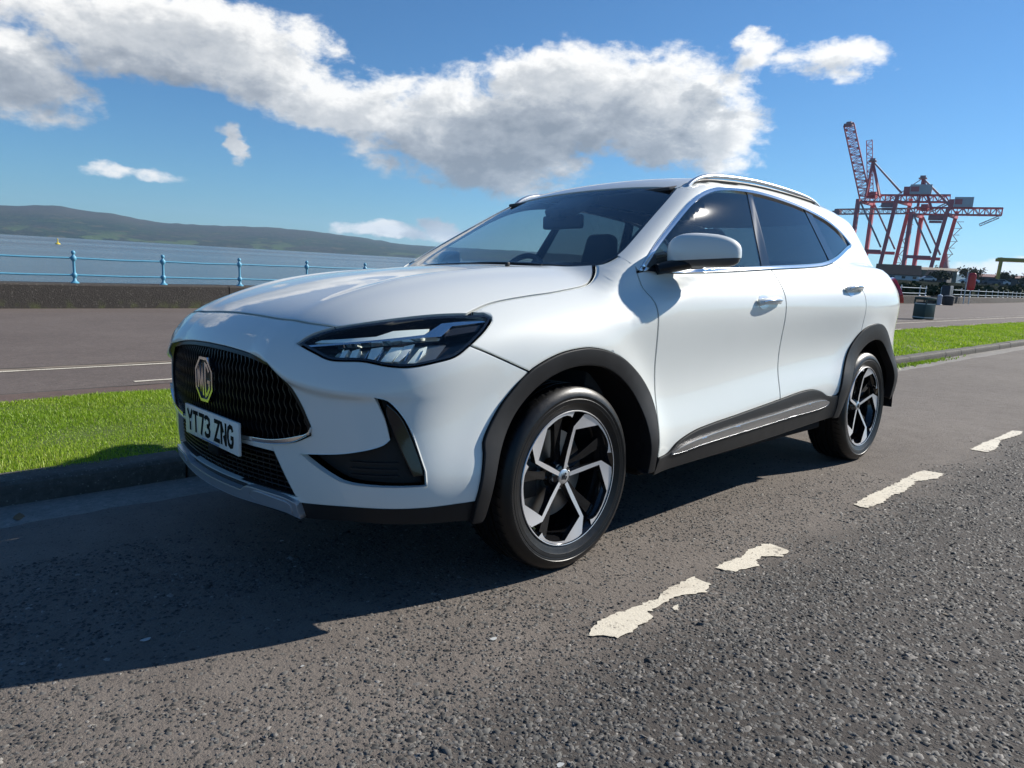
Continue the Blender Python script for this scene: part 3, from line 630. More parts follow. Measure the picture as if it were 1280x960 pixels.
FRO = Spl([(.15, -.82), (.22, -.895), (.30, -.928), (.40, -.945), (.5, -.952), (.6, -.958), (.7, -.958), (.8, -.95), (.88, -.925), (.95, -.88), (1.02, -.82)])
TOP = Spl([(-1, .82), (-.9, .885), (-.78, .945), (-.63, 1.001), (-.40, 1.060), (-.17, 1.095), (.06, 1.118), (.3, 1.130), (.6, 1.118), (1.0, 1.115), (1.6, 1.145), (2.2, 1.195), (2.8, 1.225), (3.2, 1.215), (3.5, 1.18)])
CRE = Spl([(.2, .80), (.42, .772), (.52, .728), (.62, .704), (.72, .694), (.82, .690), (.95, .685)])
REA = Spl([(.2, 3.46), (.35, 3.57), (.5, 3.62), (.7, 3.62), (.9, 3.59), (1.05, 3.585), (1.25, 3.53)])
GLY = Spl([(.2, .790), (.6, .816), (1.2, .841), (1.8, .848), (2.4, .826), (3.3, .73)])
ROO = Spl([(.7, 1.545), (1.0, 1.585), (1.4, 1.627), (1.8, 1.648), (2.2, 1.645), (2.6, 1.635), (3.0, 1.60), (3.4, 1.54)])
KTS = Spl([(-1, .17), (-.3, .20), (.2, .17), (.7, .07), (1.5, .07), (3, .09)])
def F(x, y, z):
    x = np.asarray(x, float); Y = np.sqrt(np.asarray(y, float)**2+1e-6); z = np.asarray(z, float)
    X = np.clip((x-.55)/1.7, 0, 1); X = X*X*(3-2*X)
    zz = z-.028*np.clip((x-.6)/2.2, 0, 1)-.075*X*np.clip(1.15-np.abs(z-.52)/.36, 0, 1)
    ys = WID(x)+PRO(zz)
    for xc in (0.0, 2.72):
        r = np.sqrt((x-xc)**2+(z-.345)**2+1e-9)
        ys = ys+.016*np.exp(-((r-.46)/.085)**2)*(r > .2)
    side = Y-ys
    zc = CRE(Y)                                   # bumper crease: the nose overhangs the cheeks
    u = (z-zc)/.0055
    lip = .024*np.clip((Y-.30)/.12, 0, 1)*np.clip((.90-Y)/.12, 0, 1)/(1+np.exp(-np.clip(u, -40, 40)))*np.exp(-np.maximum(z-zc, 0)/.10)
    fro = (FRO(z)-lip+.225*Y**2-x)/np.sqrt(1+(.45*Y)**2)
    rea = (x-REA(z)+.28*Y**2)/np.sqrt(1+(.56*Y)**2)
    body = smax(smax(side, fro, .40), rea, .40)
    hood = np.clip((.9-x)/.6, 0, 1)
    zt = TOP(x)-(.085*Y**2+.62*np.maximum(Y-.50, 0)**2)*hood+.011*np.exp(-((Y-.50-.10*x)/.055)**2)*np.clip((.5-x)/.5, 0, 1)*np.clip((x+.95)/.5, 0, 1)
    low = smax(body, z-zt, KTS(x))
    low = smax(low, .20-z, .06)
    s = (z-1.12)/.45
    gs = (Y-(GLY(x)-.375*(z-1.12)-.040*s*s))/1.08
    xw = .215+1.80*(z-1.12)+.22*(z-1.12)**2+.30*Y**2
    ws = (xw-x)*.46
    ro = z-(ROO(x)-.06*Y**2-.12*Y**4)
    rr = (x-(3.50-.62*(z-1.15)-.25*Y**2))*.85
    gh = smax(smax(smax(gs, ro, .11), rr, .10), .98-z, .04)
    gh = smax(gh, ws, .075)
    return smin(low, gh, .045)
def FN(P):
    """outward unit normal"""
    P = np.asarray(P, float); e = 1.5e-3; g = []
    for k in range(3):
        d = np.zeros(3); d[k] = e
        A = P+d; B = P-d
        g.append(F(A[:, 0], A[:, 1], A[:, 2])-F(B[:, 0], B[:, 1], B[:, 2]))
    g = np.stack(g, 1)
    return g/np.maximum(np.linalg.norm(g, axis=1), 1e-12)[:, None]
def first_hit(O, D, t0, t1, n=90):
    """first crossing from outside to inside along O+tD, vectorised"""
    O = np.asarray(O, float); D = np.asarray(D, float)
    N = len(O); lo = np.full(N, t0, float); hi = np.full(N, np.nan); done = np.zeros(N, bool)
    for t in np.linspace(t0, t1, n)[1:]:
        P = O+t*D; ins = (F(P[:, 0], P[:, 1], P[:, 2]) < 0) & ~done
        hi[ins] = t; done |= ins; lo[~done] = t
    hi = np.where(done, hi, lo)
    for _ in range(26):
        m = .5*(lo+hi); P = O+m[:, None]*D; ins = F(P[:, 0], P[:, 1], P[:, 2]) < 0
        hi = np.where(ins, m, hi); lo = np.where(ins, lo, m)
    P = O+hi[:, None]*D
    return P, done
# three ways to lay out outlines on that surface
XC, XR, RA = 0.05, 2.7, .95
def from_side(ab, s=-1):                          # (x, z) seen from the side
    ab = np.asarray(ab, float); O = np.stack([ab[:, 0], np.full(len(ab), 1.02*s), ab[:, 1]], 1)
    return first_hit(O, np.tile([0, -s, 0], (len(ab), 1)), 0, .9, 70)[0]
def from_top(ab, s=1):                            # (x, y) seen from above
    ab = np.asarray(ab, float); O = np.stack([ab[:, 0], ab[:, 1], np.full(len(ab), 1.8)], 1)
    return first_hit(O, np.tile([0, 0, -1.], (len(ab), 1)), 0, 1.4, 90)[0]
def from_front(ab, s=1):                          # (arc round a vertical axis in metres, z); negative = left side
    ab = np.asarray(ab, float); a = ab[:, 0]/RA; D = np.stack([-np.cos(a), np.sin(a), 0*a], 1)
    O = np.stack([np.full(len(a), XC), 0*a, ab[:, 1]], 1)+1.35*D
    return first_hit(O, -D, 0, 1.2, 80)[0]
def from_rear(ab, s=1):
    ab = np.asarray(ab, float); a = ab[:, 0]/RA; D = np.stack([np.cos(a), np.sin(a), 0*a], 1)
    O = np.stack([np.full(len(a), XR), 0*a, ab[:, 1]], 1)+1.35*D
    return first_hit(O, -D, 0, 1.2, 80)[0]
def from_diag(ab, s=1):                           # (along the 45 degree diagonal, z) seen from the front left
    ab = np.asarray(ab, float); q = .5**.5; O = np.stack([ab[:, 0]*q, -ab[:, 0]*q, ab[:, 1]], 1); D = np.tile([q, q, 0], (len(ab), 1))
    return first_hit(O-1.0*D, D, 0, 1.6, 150)[0]
def to_diag(P): P = np.asarray(P); return [(float((a-b)*.5**.5), float(c)) for a, b, c in P]
DOM = {'diag': from_diag, 'rear': from_rear, 'side': from_side, 'top': from_top, 'front': from_front}
# ---------------------------------------------------------------- the parked car
CAMBER = .052876                                   # the road falls towards the kerb
car = empty('parked_car', (0, 0, 0), (-CAMBER, 0, 0))
car['label'] = 'white family SUV with black wheel arches parked beside the kerb'; car['category'] = 'car'
PAINT, PLAST, GLOSS, DARK = MT['paint'], MT['plastic'], MT['gloss'], MT['dark']
mir2 = lambda pts: [(-a, b) for a, b in pts][::-1]
# --- outlines (left side). "front": arc round the nose, height; "side": x, height; "top": x, y
HEAD = [(-.501, .838), (-.536, .864), (-.603, .889), (-.766, .918), (-.895, .933), (-1.053, .938), (-1.074, .927), (-1.051, .897), (-.988, .843), (-.945, .811), (-.893, .796), (-.824, .783), (-.773, .786), (-.712, .798), (-.622, .798), (-.57, .815)]
HEAD_L = loop(HEAD[:6], HEAD[5:9], HEAD[8:]+HEAD[:1], step=.012)
GRIL = [(0, .806), (-.156, .802), (-.299, .79), (-.405, .771), (-.484, .714), (-.531, .654), (-.561, .593), (-.561, .564), (-.504, .536), (-.405, .514), (-.257, .505), (0, .503)]
GRIL_L = loop(GRIL[:4], GRIL[3:7], GRIL[6:8], GRIL[7:], mir2(GRIL)[:5], mir2(GRIL)[4:6], mir2(GRIL)[5:9], mir2(GRIL)[8:], step=.014)
FOG = [(-.529, .496), (-.677, .52), (-.766, .55), (-.783, .568), (-.77, .629), (-.747, .691), (-.771, .683), (-.804, .641), (-.829, .587), (-.864, .469), (-.867, .428), (-.683, .43), (-.649, .435), (-.604, .455)]
FOG_L = loop(FOG[:4], FOG[3:6], FOG[5:10], FOG[9:11], FOG[10:13], FOG[12:]+FOG[:1], step=.012)
LOWG = [(0, .486), (-.41, .486), (-.498, .335), (-.30, .343), (0, .343)]
LOWG_L = loop(LOWG[:2], LOWG[1:3], LOWG[2:5], [(0, .343), (.30, .343), (.498, .335)], [(.498, .335), (.41, .486)], [(.41, .486), (0, .486)], step=.02)
BLOW = [(-.501, .332), (-.68, .353), (-.804, .356), (-.894, .355), (-1.004, .361)]
HFt = [(.356, -.668), (.316, -.705), (.269, -.734), (.211, -.756), (.005, -.783), (-.133, -.786), (-.305, -.791), (-.407, -.808)]
def t2s(line, n=.02):                               # carry a line from one layout to another over the surface
    P = from_top(catmull(line, n)); return [(p[0], p[2]) for p in P]
def any2front(P): return [(float(np.arctan2(p[1], -(p[0]-XC))*RA), float(p[2])) for p in P]
def front2top(line): P = from_front(line); return [(float(p[0]), float(p[1])) for p in P]
def front2side(line): P = from_front(line); return [(float(p[0]), float(p[2])) for p in P]
HOODF = [(-.832, 0), (-.831, -.156), (-.822, -.377), (-.805, -.513), (-.780, -.614)]
HTOP = front2top(catmull(HEAD[2:6], .02))           # upper edge of the lamp seen from above
iH = int(np.argmin([abs(p[0]+.407) for p in HTOP]))
HTOP_A = [HOODF[-1]]+[p for p in HTOP[1:iH]]+[HFt[-1]]
rearx = lambda y: .185+.345*y*y                      # rear edge of the bonnet
HREAR = [(.356, -.668), (.33, -.62), (rearx(.5), -.5), (rearx(.3), -.3), (rearx(0), 0)]
def yflip(l): return [(a, -b) for a, b in l][::-1]
hood_L = loop(HOODF, HTOP_A, HFt[::-1], HREAR, yflip(HREAR), yflip(HFt[::-1]), yflip(HTOP_A), yflip(HOODF), step=.02)
G = .0028                                            # half of a panel gap
d = patch('top', hood_L, sp=.028, gap=G, edge=.004); hood = mesh_obj('bonnet', *d[:2], PAINT, car, d[2])
# --- front bumper
HOOD_front = any2front(from_top(catmull(HOODF, .02)))
AO = [(-.482, .357), (-.449, .505), (-.446, .538), (-.382, .632), (-.32, .694), (-.249, .750), (-.177, .783), (-.097, .806), (0.0, .817), (.059, .816), (.148, .801), (.241, .77), (.322, .725), (.391, .673), (.447, .608), (.471, .544), (.470, .463), (.466, .362)]
SEAM = [(-.473, .842), (-.405, .815), (-.332, .785), (-.249, .750)]
SEAM_front = any2front(from_side(catmull(SEAM, .02))); AOf = any2front(from_side(catmull(AO[:6][::-1], .02)))
end = AOf[-1]; bl = BLOW[:4]+[end]
bumper_L = loop(HOOD_front[::1], [HOOD_front[-1], HEAD[2]], HEAD[2:1:-1]+[HEAD[1], HEAD[0]], [HEAD[0]]+HEAD[:8:-1]+[HEAD[8]], [HEAD[8]]+SEAM_front[1:], AOf, bl[::-1], [BLOW[0], (-.498, .335)],
                [(-.498, .335), (-.30, .343), (0, .343)], [(0, .343), (.30, .343), (.498, .335)], mir2([BLOW[0], (-.498, .335)]), mir2(bl[::-1]), mir2(AOf), mir2([HEAD[8]]+SEAM_front[1:]),
                mir2([HEAD[0]]+HEAD[:8:-1]+[HEAD[8]]), mir2(HEAD[2:1:-1]+[HEAD[1], HEAD[0]]), mir2([HOOD_front[-1], HEAD[2]]), mir2(HOOD_front), step=.016)
low2 = inset(LOWG_L, .0); low2 = np.array([(a, max(b, .352)) if b < .36 else (a, b) for a, b in low2])
aa = np.arange(.30, .92, .007); yy = np.abs(from_front(np.stack([-aa, np.full(len(aa), .72)], 1))[:, 1]); zc0 = CRE(yy)
crease = np.vstack([np.stack([s*aa, zc0+dz], 1) for s in (-1, 1) for dz in (-.020, -.012, -.006, -.002, .002, .006, .012, .020)])
d = patch('front', bumper_L, [GRIL_L, low2, FOG_L, mir2(FOG_L.tolist())], sp=.022, gap=G, edge=.004, flange=.02, more=crease)
bumper = mesh_obj('front_bumper', *d[:2], PAINT, car, d[2])
# black lip and silver skid plate under it
lipd = loop([BLOW[0], *BLOW[1:4], end], [end, (end[0]+.01, .290)], [(end[0]+.01, .290), (-.894, .297), (-.803, .302), (-.676, .302), (-.511, .279), (-.30, .272), (0, .268)], [(0, .268), (.30, .272), (.511, .279), (.676, .302), (.803, .302), (.894, .297), (-end[0]-.01, .290)],
            [(-end[0]-.01, .290), (-end[0], end[1])], mir2([BLOW[0], *BLOW[1:4], end]), [(.501, .332), (.498, .345), (0, .345), (-.498, .345), (-.501, .332)], step=.02)
d = patch('front', lipd, sp=.03, off=-.006, gap=.001, flange=.03); mesh_obj('lower_lip', *d[:2], PLAST, bumper, d[2])
SK = [(-.515, .287), (-.502, .338), (-.462, .347), (-.30, .350), (-.262, .346), (-.225, .326), (0, .324)]
SKB = [(-.515, .287), (-.444, .296), (-.152, .288), (0, .287)]
skl = loop(SK[:2], SK[1:4], SK[3:6], SK[5:], mir2(SK)[:2], mir2(SK)[1:4], mir2(SK)[3:6], mir2(SK)[5:], mir2(SKB)[::-1], SKB[::-1], step=.014)
d = patch('front', skl, sp=.02, off=.016, flange=.03, edge=.005); mesh_obj('skid_plate', *d[:2], MT['skid'], bumper, d[2])
for s in (-1, 1):                                    # recessed pods near its ends
    pod = [(-.485, .300), (-.478, .330), (-.455, .337), (-.31, .340), (-.29, .330), (-.285, .318), (-.30, .312)]
    pod = loop(pod[:3], pod[2:5], pod[4:]+pod[:1], step=.012); pod = pod if s < 0 else np.array(mir2(pod.tolist()))
    d = patch('front', pod, sp=.02, off=.0185, flange=.004, edge=.003); mesh_obj('skid_pod', *d[:2], MT['skid'], bumper, d[2])
# lower intake
d = patch('front', low2, sp=.03, off=-.05, flange=0); mesh_obj('lower_intake', *d[:2], DARK, bumper, d[2])
bars = []
for z in np.arange(.365, .48, .0165):
    w = .485-(z-.335)/(.151)*.085
    bars.append(patch('front', loop([(-w, z), (w, z)], [(w, z), (w, z+.006)], [(w, z+.006), (-w, z+.006)], [(-w, z+.006), (-w, z)], step=.03), sp=.05, off=-.016, flange=.02))
for a in np.arange(-.46, .47, .033): bars.append(patch('front', loop([(a, .353), (a+.005, .353)], [(a+.005, .353), (a+.005, .475)], [(a+.005, .475), (a, .475)], [(a, .475), (a, .353)], step=.03), sp=.05, off=-.022, flange=.015))
d = merge(bars); mesh_obj('intake_mesh', d[0], d[1], MT['slat'], bumper, d[2])
# fog recesses with blades
BLADE = [(-.771, .676), (-.804, .641), (-.829, .588), (-.862, .485), (-.866, .455), (-.838, .452), (-.822, .490), (-.802, .542), (-.783, .599), (-.768, .646)]
d = patch('front', FOG_L, sp=.03, off=-.045, flange=0); both('fog_recess', d, PLAST, bumper)
d = patch('front', inset(loop(BLADE[:5], BLADE[4:6], BLADE[5:]+BLADE[:1], step=.012), .001), sp=.02, off=-.012, flange=.03, edge=.004); both('fog_blade', d, GLOSS, bumper)
fb = []
for z in (.442, .462, .482): fb.append(patch('front', loop([(-.66, z), (-.80, z+.006)], [(-.80, z+.006), (-.80, z+.012)], [(-.80, z+.012), (-.66, z+.006)], [(-.66, z+.006), (-.66, z)], step=.03), sp=.05, off=-.036, flange=.01))
both('fog_slats', merge(fb), PLAST, bumper)
# --- grille
grille = empty('grille', parent=car)
d = patch('front', GRIL_L, sp=.03, off=-.055, flange=0); mesh_obj('grille_back', *d[:2], DARK, grille, d[2])
slats = []
top = Spl([(0, .806), (.156, .802), (.299, .79), (.405, .771), (.484, .714), (.531, .654), (.562, .590)]); botl = Spl([(0, .503), (.257, .505), (.405, .514), (.504, .536), (.562, .566)])
nsl = 47
for i in range(nsl):
    a0 = -.552+1.104*i/(nsl-1); zs = np.linspace(botl(abs(a0))+.004, top(abs(a0))-.006, 22)
    if zs[-1]-zs[0] < .02: continue
    wob = .0045*np.sin((zs-.5)*2*np.pi/.046)*(1 if a0 <= 0 else -1); lean = -a0*.22*(zs-.66)
    aa = a0+wob+lean
    P = from_front(np.stack([aa, zs], 1)); N = FN(P); T = np.gradient(P, axis=0); T /= np.linalg.norm(T, axis=1)[:, None]; S = np.cross(T, N)
    w = .0042+.0022*np.sin((zs-.5)*2*np.pi/.046+1.0)
    A = P-N*.012; V = np.vstack([A+S*w[:, None]-N*.02, A+S*w[:, None]*.45, A-S*w[:, None]*.45, A-S*w[:, None]-N*.02]); n = len(zs)
    f = [(k*n+j, k*n+j+1, (k+1)*n+j+1, (k+1)*n+j) for k in range(3) for j in range(n-1)]
    slats.append((V, f, None))
d = merge(slats); gs = solid('grille_slats', d, MT['slat'], grille); gs['kind'] = 'stuff'
rim_o, rim_i = GRIL_L, inset(GRIL_L, .012)
d = patch('front', rim_o, [rim_i], sp=.03, off=-.004, flange=.03); mesh_obj('grille_surround', *d[:2], MT['slat'], grille, d[2])
chl = loop([(-.257, .505), (-.405, .514), (-.504, .536), (-.561, .566)], [(-.561, .566), (-.567, .590)], [(-.567, .590), (-.556, .573), (-.50, .551), (-.405, .529), (-.257, .520)], [(-.257, .520), (-.257, .505)], step=.01)
d = patch('front', chl, sp=.02, off=.009, flange=.02, edge=.003); both('chrome_trim', d, MT['chrome'], grille)
# body-colour arch over the grille: fine dark shadow line above it
arc = catmull([(a, top(abs(a))+.022-.004*abs(a)) for a in np.linspace(-.40, .40, 17)], .02)
# --- badge: octagon with the two letters
def stroke(path, w):
    P = np.array(path, float); n = len(P); L, Rr = [], []
    for i in range(n):
        t0 = P[i]-P[i-1] if i else P[1]-P[0]; t1 = P[i+1]-P[i] if i < n-1 else P[-1]-P[-2]
        t0 = t0/np.linalg.norm(t0); t1 = t1/np.linalg.norm(t1); n0 = np.array([-t0[1], t0[0]]); n1 = np.array([-t1[1], t1[0]]); m = n0+n1; m /= np.linalg.norm(m); c = max(.45, m@n0)
        L.append(P[i]+m*w/2/c); Rr.append(P[i]-m*w/2/c)
    V = L+Rr; return np.array(V), [(i, i+1, n+i+1, n+i) for i in range(n-1)]
def flat_strokes(strokes, w, h, M):
    """raised lettering: strokes in (u, v) extruded by h, mapped by M"""
    Vs, Fs, k = [], [], 0
    for s in strokes:
        v, f = stroke(s, w); n = len(v)//2; m = 2*n
        lo = np.column_stack([v, np.zeros(m)]); hi = np.column_stack([v, np.full(m, h)]); Vs += [lo, hi]
        Fs += [tuple(k+m+i for i in q) for q in f]
        ring = list(range(n))+list(range(2*n-1, n-1, -1))
        for i in range(len(ring)): a, b = ring[i], ring[(i+1) % len(ring)]; Fs.append((k+a, k+b, k+m+b, k+m+a))
        k += 2*m
    V = np.vstack(Vs); return np.array([tuple(M @ Vector(q)) for q in V]), Fs, None
# badge frame: u to the left of the viewer facing the car = +y reversed
Mb = Matrix(((0, 0, -1, -.950), (-1, 0, 0, 0), (0, 1, 0, .677), (0, 0, 0, 1)))
badge = empty('badge', parent=grille)
def octa(rx, rz, c=.42): return [(rx*c, rz), (rx, rz*c), (rx, -rz*c), (rx*c, -rz), (-rx*c, -rz), (-rx, -rz*c), (-rx, rz*c), (-rx*c, rz)]
def prism(name, poly, z0, z1, M, mat, parent, bevel=0.):
    bm = bmesh.new(); a = [bm.verts.new((u, v, z0)) for u, v in poly]; b = [bm.verts.new((u, v, z1)) for u, v in poly]; n = len(poly)
    bm.faces.new(a[::-1]); bm.faces.new(b)
    for i in range(n): bm.faces.new((a[i], a[(i+1) % n], b[(i+1) % n], b[i]))
    bmesh.ops.transform(bm, matrix=M, verts=bm.verts); bmesh.ops.recalc_face_normals(bm, faces=bm.faces)
    return bm_obj(name, bm, mat, parent, smooth=bool(bevel), bevel=bevel)
badge_plate = prism('badge_plate', octa(.078, .078), -.03, .004, Mb, MT['slat'], grille); bpy.data.objects.remove(badge)
oc = octa(.069, .079)
def ring_bm(name, po, pi, z0, z1, M, mat, parent):
    n = len(po); V = [(*q, z0) for q in po]+[(*q, z1) for q in po]+[(*q, z1) for q in pi]+[(*q, z0) for q in pi]; f = []
    for i in range(n):
        j = (i+1) % n
        for a in range(3): f.append((a*n+i, a*n+j, (a+1)*n+j, (a+1)*n+i))
    return solid(name, (np.array([tuple(M @ Vector(q)) for q in V]), f, None), mat, parent, ang=20)
ring_bm('badge_rim', octa(.080, .080), octa(.070, .070), 0, .010, Mb, MT['chrome'], badge_plate)
LET = [[(-.046, -.034), (-.046, .026), (-.040, .046)], [(-.040, .046), (-.024, -.046)], [(-.024, -.046), (-.010, .056)], [(-.010, .056), (-.004, -.060)],
       [(.044, .030), (.030, .052), (.016, .058), (.012, .0), (.016, -.058), (.030, -.050), (.045, -.030), (.045, -.006), (.030, -.006)]]
LET = [[(u*1.13, v*.97) for u, v in l] for l in LET]
solid('badge_letters', flat_strokes(LET, .0115, .010, Mb), MT['chrome'], badge_plate)
# --- number plate
Mp = Matrix(((-.02, 0, -1, -.956), (-1, 0, .02, -.045), (0, 1, 0, .508), (0, 0, 0, 1)))
plate = prism('number_plate', [(-.26, -.0555), (.26, -.0555), (.26, .0555), (-.26, .0555)], -.006, .004, Mp, MT['plate'], car, bevel=.0015)
CH = {'Y': [[(0, 1), (.5, .52), (1, 1)], [(.5, .56), (.5, 0)]], 'T': [[(0, .92), (1, .92)], [(.5, .92), (.5, 0)]], '7': [[(0, .92), (.92, .92), (.40, 0)]],
      '3': [[(0, .80), (.12, .90), (.5, .93), (.86, .84), (.90, .68), (.72, .54), (.40, .52)], [(.40, .52), (.76, .48), (.94, .32), (.86, .15), (.5, .07), (.14, .10), (0, .22)]],
      'Z': [[(0, .92), (.94, .92), (.06, .08), (1, .08)]], 'N': [[(.09, 0), (.09, 1)], [(.09, .97), (.91, .03)], [(.91, 0), (.91, 1)]],
      'G': [[(.93, .74), (.80, .90), (.5, .94), (.20, .84), (.08, .62), (.08, .38), (.20, .16), (.5, .07), (.80, .12), (.92, .28), (.92, .46), (.56, .46)]]}
xs = -.232; strokes = []
for ch in 'YT73 ZNG':
    if ch == ' ': xs += .033; continue
    for s in CH[ch]: strokes.append([(xs+u*.050, -.0395+v*.079) for u, v in s])
    xs += .061
solid('plate_characters', flat_strokes(strokes, .0150, .0008, Mp @ Matrix.Translation((0, 0, .0041))), MT['ink'], plate, smooth=False)
prism('plate_print', [(-.085, -.0535), (.085, -.0535), (.085, -.0480), (-.085, -.0480)], .0041, .0046, Mp, MT['blue'], plate)
for u in (-.20, .135): solid('plate_screw', tuple([np.array([tuple(Mp @ Vector((u+.006*math.cos(a), .0+.006*math.sin(a), h))) for h in (.004, .0062) for a in np.arange(10)/10*2*np.pi]), [tuple(range(10, 20))]+[(i, (i+1) % 10, 10+(i+1) % 10, 10+i) for i in range(10)], None]), MT['plate'], plate)
bm = bmesh.new(); box_bm(bm, (-.955, -.10, .415), (-.91, .0, .452)); bm_obj('radar_sensor', bm, DARK, bumper, bevel=.006)
# --- headlamps
DRL = [(-.549, .851), (-.569, .859), (-.729, .877), (-.772, .894), (-.82, .898), (-.874, .901), (-.86, .882), (-.763, .871), (-.638, .855)]
LINE = [(-.533, .840), (-.759, .869), (-.86, .882), (-.91, .915), (-1.056, .929), (-1.057, .919), (-.942, .907), (-.908, .876), (-.86, .873), (-.733, .860), (-.538, .835)]
REFL = [(-.93, .898), (-.947, .905), (-1.039, .914), (-1.023, .895), (-.918, .880)]
LENS = [[(-.637, .811), (-.644, .836), (-.657, .841), (-.649, .813)], [(-.666, .815), (-.67, .839), (-.687, .847), (-.685, .835), (-.681, .813)], [(-.717, .814), (-.722, .849), (-.748, .856), (-.744, .837), (-.732, .813)],
        [(-.755, .808), (-.775, .855), (-.802, .857), (-.793, .833), (-.78, .809)], [(-.789, .811), (-.808, .86), (-.832, .867), (-.821, .838), (-.801, .809)], [(-.829, .804), (-.852, .853), (-.87, .86), (-.868, .838), (-.847, .802)]]
poly = lambda p, st=.01: loop(*[[p[i], p[(i+1) % len(p)]] for i in range(len(p))], step=st)
lamps = {s: empty('headlamp', parent=car) for s in (-1, 1)}
both('lamp_housing', patch('front', inset(HEAD_L, .002), sp=.025, off=-.055, flange=0), MT['lampbody'], lamps)
hi = inset(HEAD_L, .010)
both('lamp_bowl', patch('front', poly([(-.60, .806), (-.615, .842), (-.76, .862), (-.885, .872), (-.93, .868), (-.90, .812), (-.83, .796), (-.77, .798), (-.71, .808)]), sp=.02, off=-.044, flange=0), MT['bowl'], lamps)
for k in range(7):
    a0 = -.628-.037*k; both('lamp_highlight', patch('front', poly([(a0, .812), (a0-.010, .845), (a0-.013, .845), (a0-.003, .812)]), sp=.01, off=-.030, flange=.012), MT['chrome'], lamps)  # thin chrome slivers added as upright highlights in the lamp
both('lamp_bezel', patch('front', inset(HEAD_L, .0035), [hi], sp=.03, off=-.0025, flange=.055), GLOSS, lamps)
both('light_strip', patch('front', poly(DRL), sp=.012, off=-.014, flange=.012), MT['lens'], lamps)
both('chrome_line', patch('front', poly(LINE), sp=.012, off=-.011, flange=.02), MT['chrome'], lamps)
both('side_reflector', patch('front', poly(REFL), sp=.012, off=-.018, flange=.012), MT['lampbody'], lamps)
for i, L in enumerate(LENS):
    L = [(np.mean(L, axis=0)[0]+(a-np.mean(L, axis=0)[0])*1.22, b) for a, b in L]
    both('lamp_lens', patch('front', poly(L), sp=.008, off=-.022-.002*i, flange=.02, edge=.003), MT['lens'] if i % 2 else MT['reflector'], lamps)
    c = np.mean(L, axis=0); q = [(c[0]+(a-c[0])*.45, c[1]+(b-c[1])*.8) for a, b in L]
    both('lamp_bulb', patch('front', poly(q), sp=.01, off=-.019-.002*i, flange=.01), MT['clear'], lamps)
both('lamp_cover', patch('front', inset(HEAD_L, .0025), sp=.02, off=-.001, flange=0), MT['clear'], lamps)
# --- doors, wings, side frame
DLO = [(.470, 1.104), (.635, 1.223), (.906, 1.387), (1.017, 1.446), (1.111, 1.486), (1.229, 1.522), (1.362, 1.545), (1.652, 1.562), (1.964, 1.553), (2.295, 1.525), (2.604, 1.476), (2.777, 1.416), (2.880, 1.352), (2.851, 1.335), (2.763, 1.315), (2.423, 1.228), (2.208, 1.192), (2.03, 1.176), (1.498, 1.144), (1.027, 1.116), (.632, 1.100)]
DLO_L = loop(DLO[:10]+DLO[10:13], DLO[12:16]+DLO[16:]+[DLO[0]], step=.02)
DL_low = DLO[12:]+[DLO[0]]; low_line = catmull(DL_low[::-1], .02)   # lower edge, front to back
def low_between(x0, x1): return [tuple(p) for p in low_line if x0 < p[0] < x1]
zl = lambda x: float(np.interp(x, low_line[:, 0], low_line[:, 1]))
D1 = [(.458, 1.095), (.462, 1.05), (.463, .935), (.484, .782), (.500, .584), (.493, .443), (.489, .330)]
D2 = [(1.528, zl(1.528)), (1.537, 1.094), (1.548, 1.0), (1.552, .956), (1.566, .775), (1.560, .589), (1.560, .531), (1.556, .409), (1.556, .33)]
SILT = [(.489, .350), (.572, .358), (.638, .394), (.763, .427), (.918, .444), (1.106, .458), (1.545, .494), (1.789, .515), (1.905, .516), (2.003, .5), (2.119, .462), (2.217, .462)]
RO = [(2.217, .400), (2.217, .462), (2.249, .546), (2.3, .626), (2.394, .738), (2.535, .828), (2.685, .859), (2.80, .853), (2.90, .815), (3.00, .745), (3.08, .655), (3.13, .56), (3.16, .46), (3.17, .38)]
RD = [(2.36, zl(2.36)), (2.43, 1.16), (2.50, 1.08), (2.528, .97), (2.53, .90), (2.515, .818)]
iR = 5
silt = catmull(SILT, .02)
def silt_between(x0, x1): return [tuple(p) for p in silt if x0 < p[0] < x1]
zs_ = lambda x: float(np.interp(x, silt[:, 0], silt[:, 1]))
doorf_L = loop(D1[:-1]+[(.489, .352)], [(.489, .352)]+silt_between(.5, 1.545)+[(1.5585, zs_(1.5585))], [(1.5585, zs_(1.5585))]+D2[6::-1], [D2[0]]+low_between(.49, 1.515)[::-1]+[D1[0]], step=.02)
ro_d = catmull(RO, .02); ro_seg = [tuple(p) for p in ro_d if p[0] < 2.512 and p[1] >= .462]
doorr_L = loop(D2[:7]+[(1.5585, zs_(1.5585))], [(1.5585, zs_(1.5585))]+silt_between(1.57, 2.20)+[ro_seg[0]], ro_seg+[RD[-1]], RD[::-1], [RD[0]]+low_between(1.54, 2.34)[::-1]+[D2[0]], step=.02)
doors_f = {s: empty('front_door', parent=car) for s in (-1, 1)}; doors_r = {s: empty('rear_door', parent=car) for s in (-1, 1)}
both('door_panel', patch('side', doorf_L, sp=.03, gap=G, edge=.004), PAINT, doors_f)
both('door_panel', patch('side', doorr_L, sp=.03, gap=G, edge=.004), PAINT, doors_r)
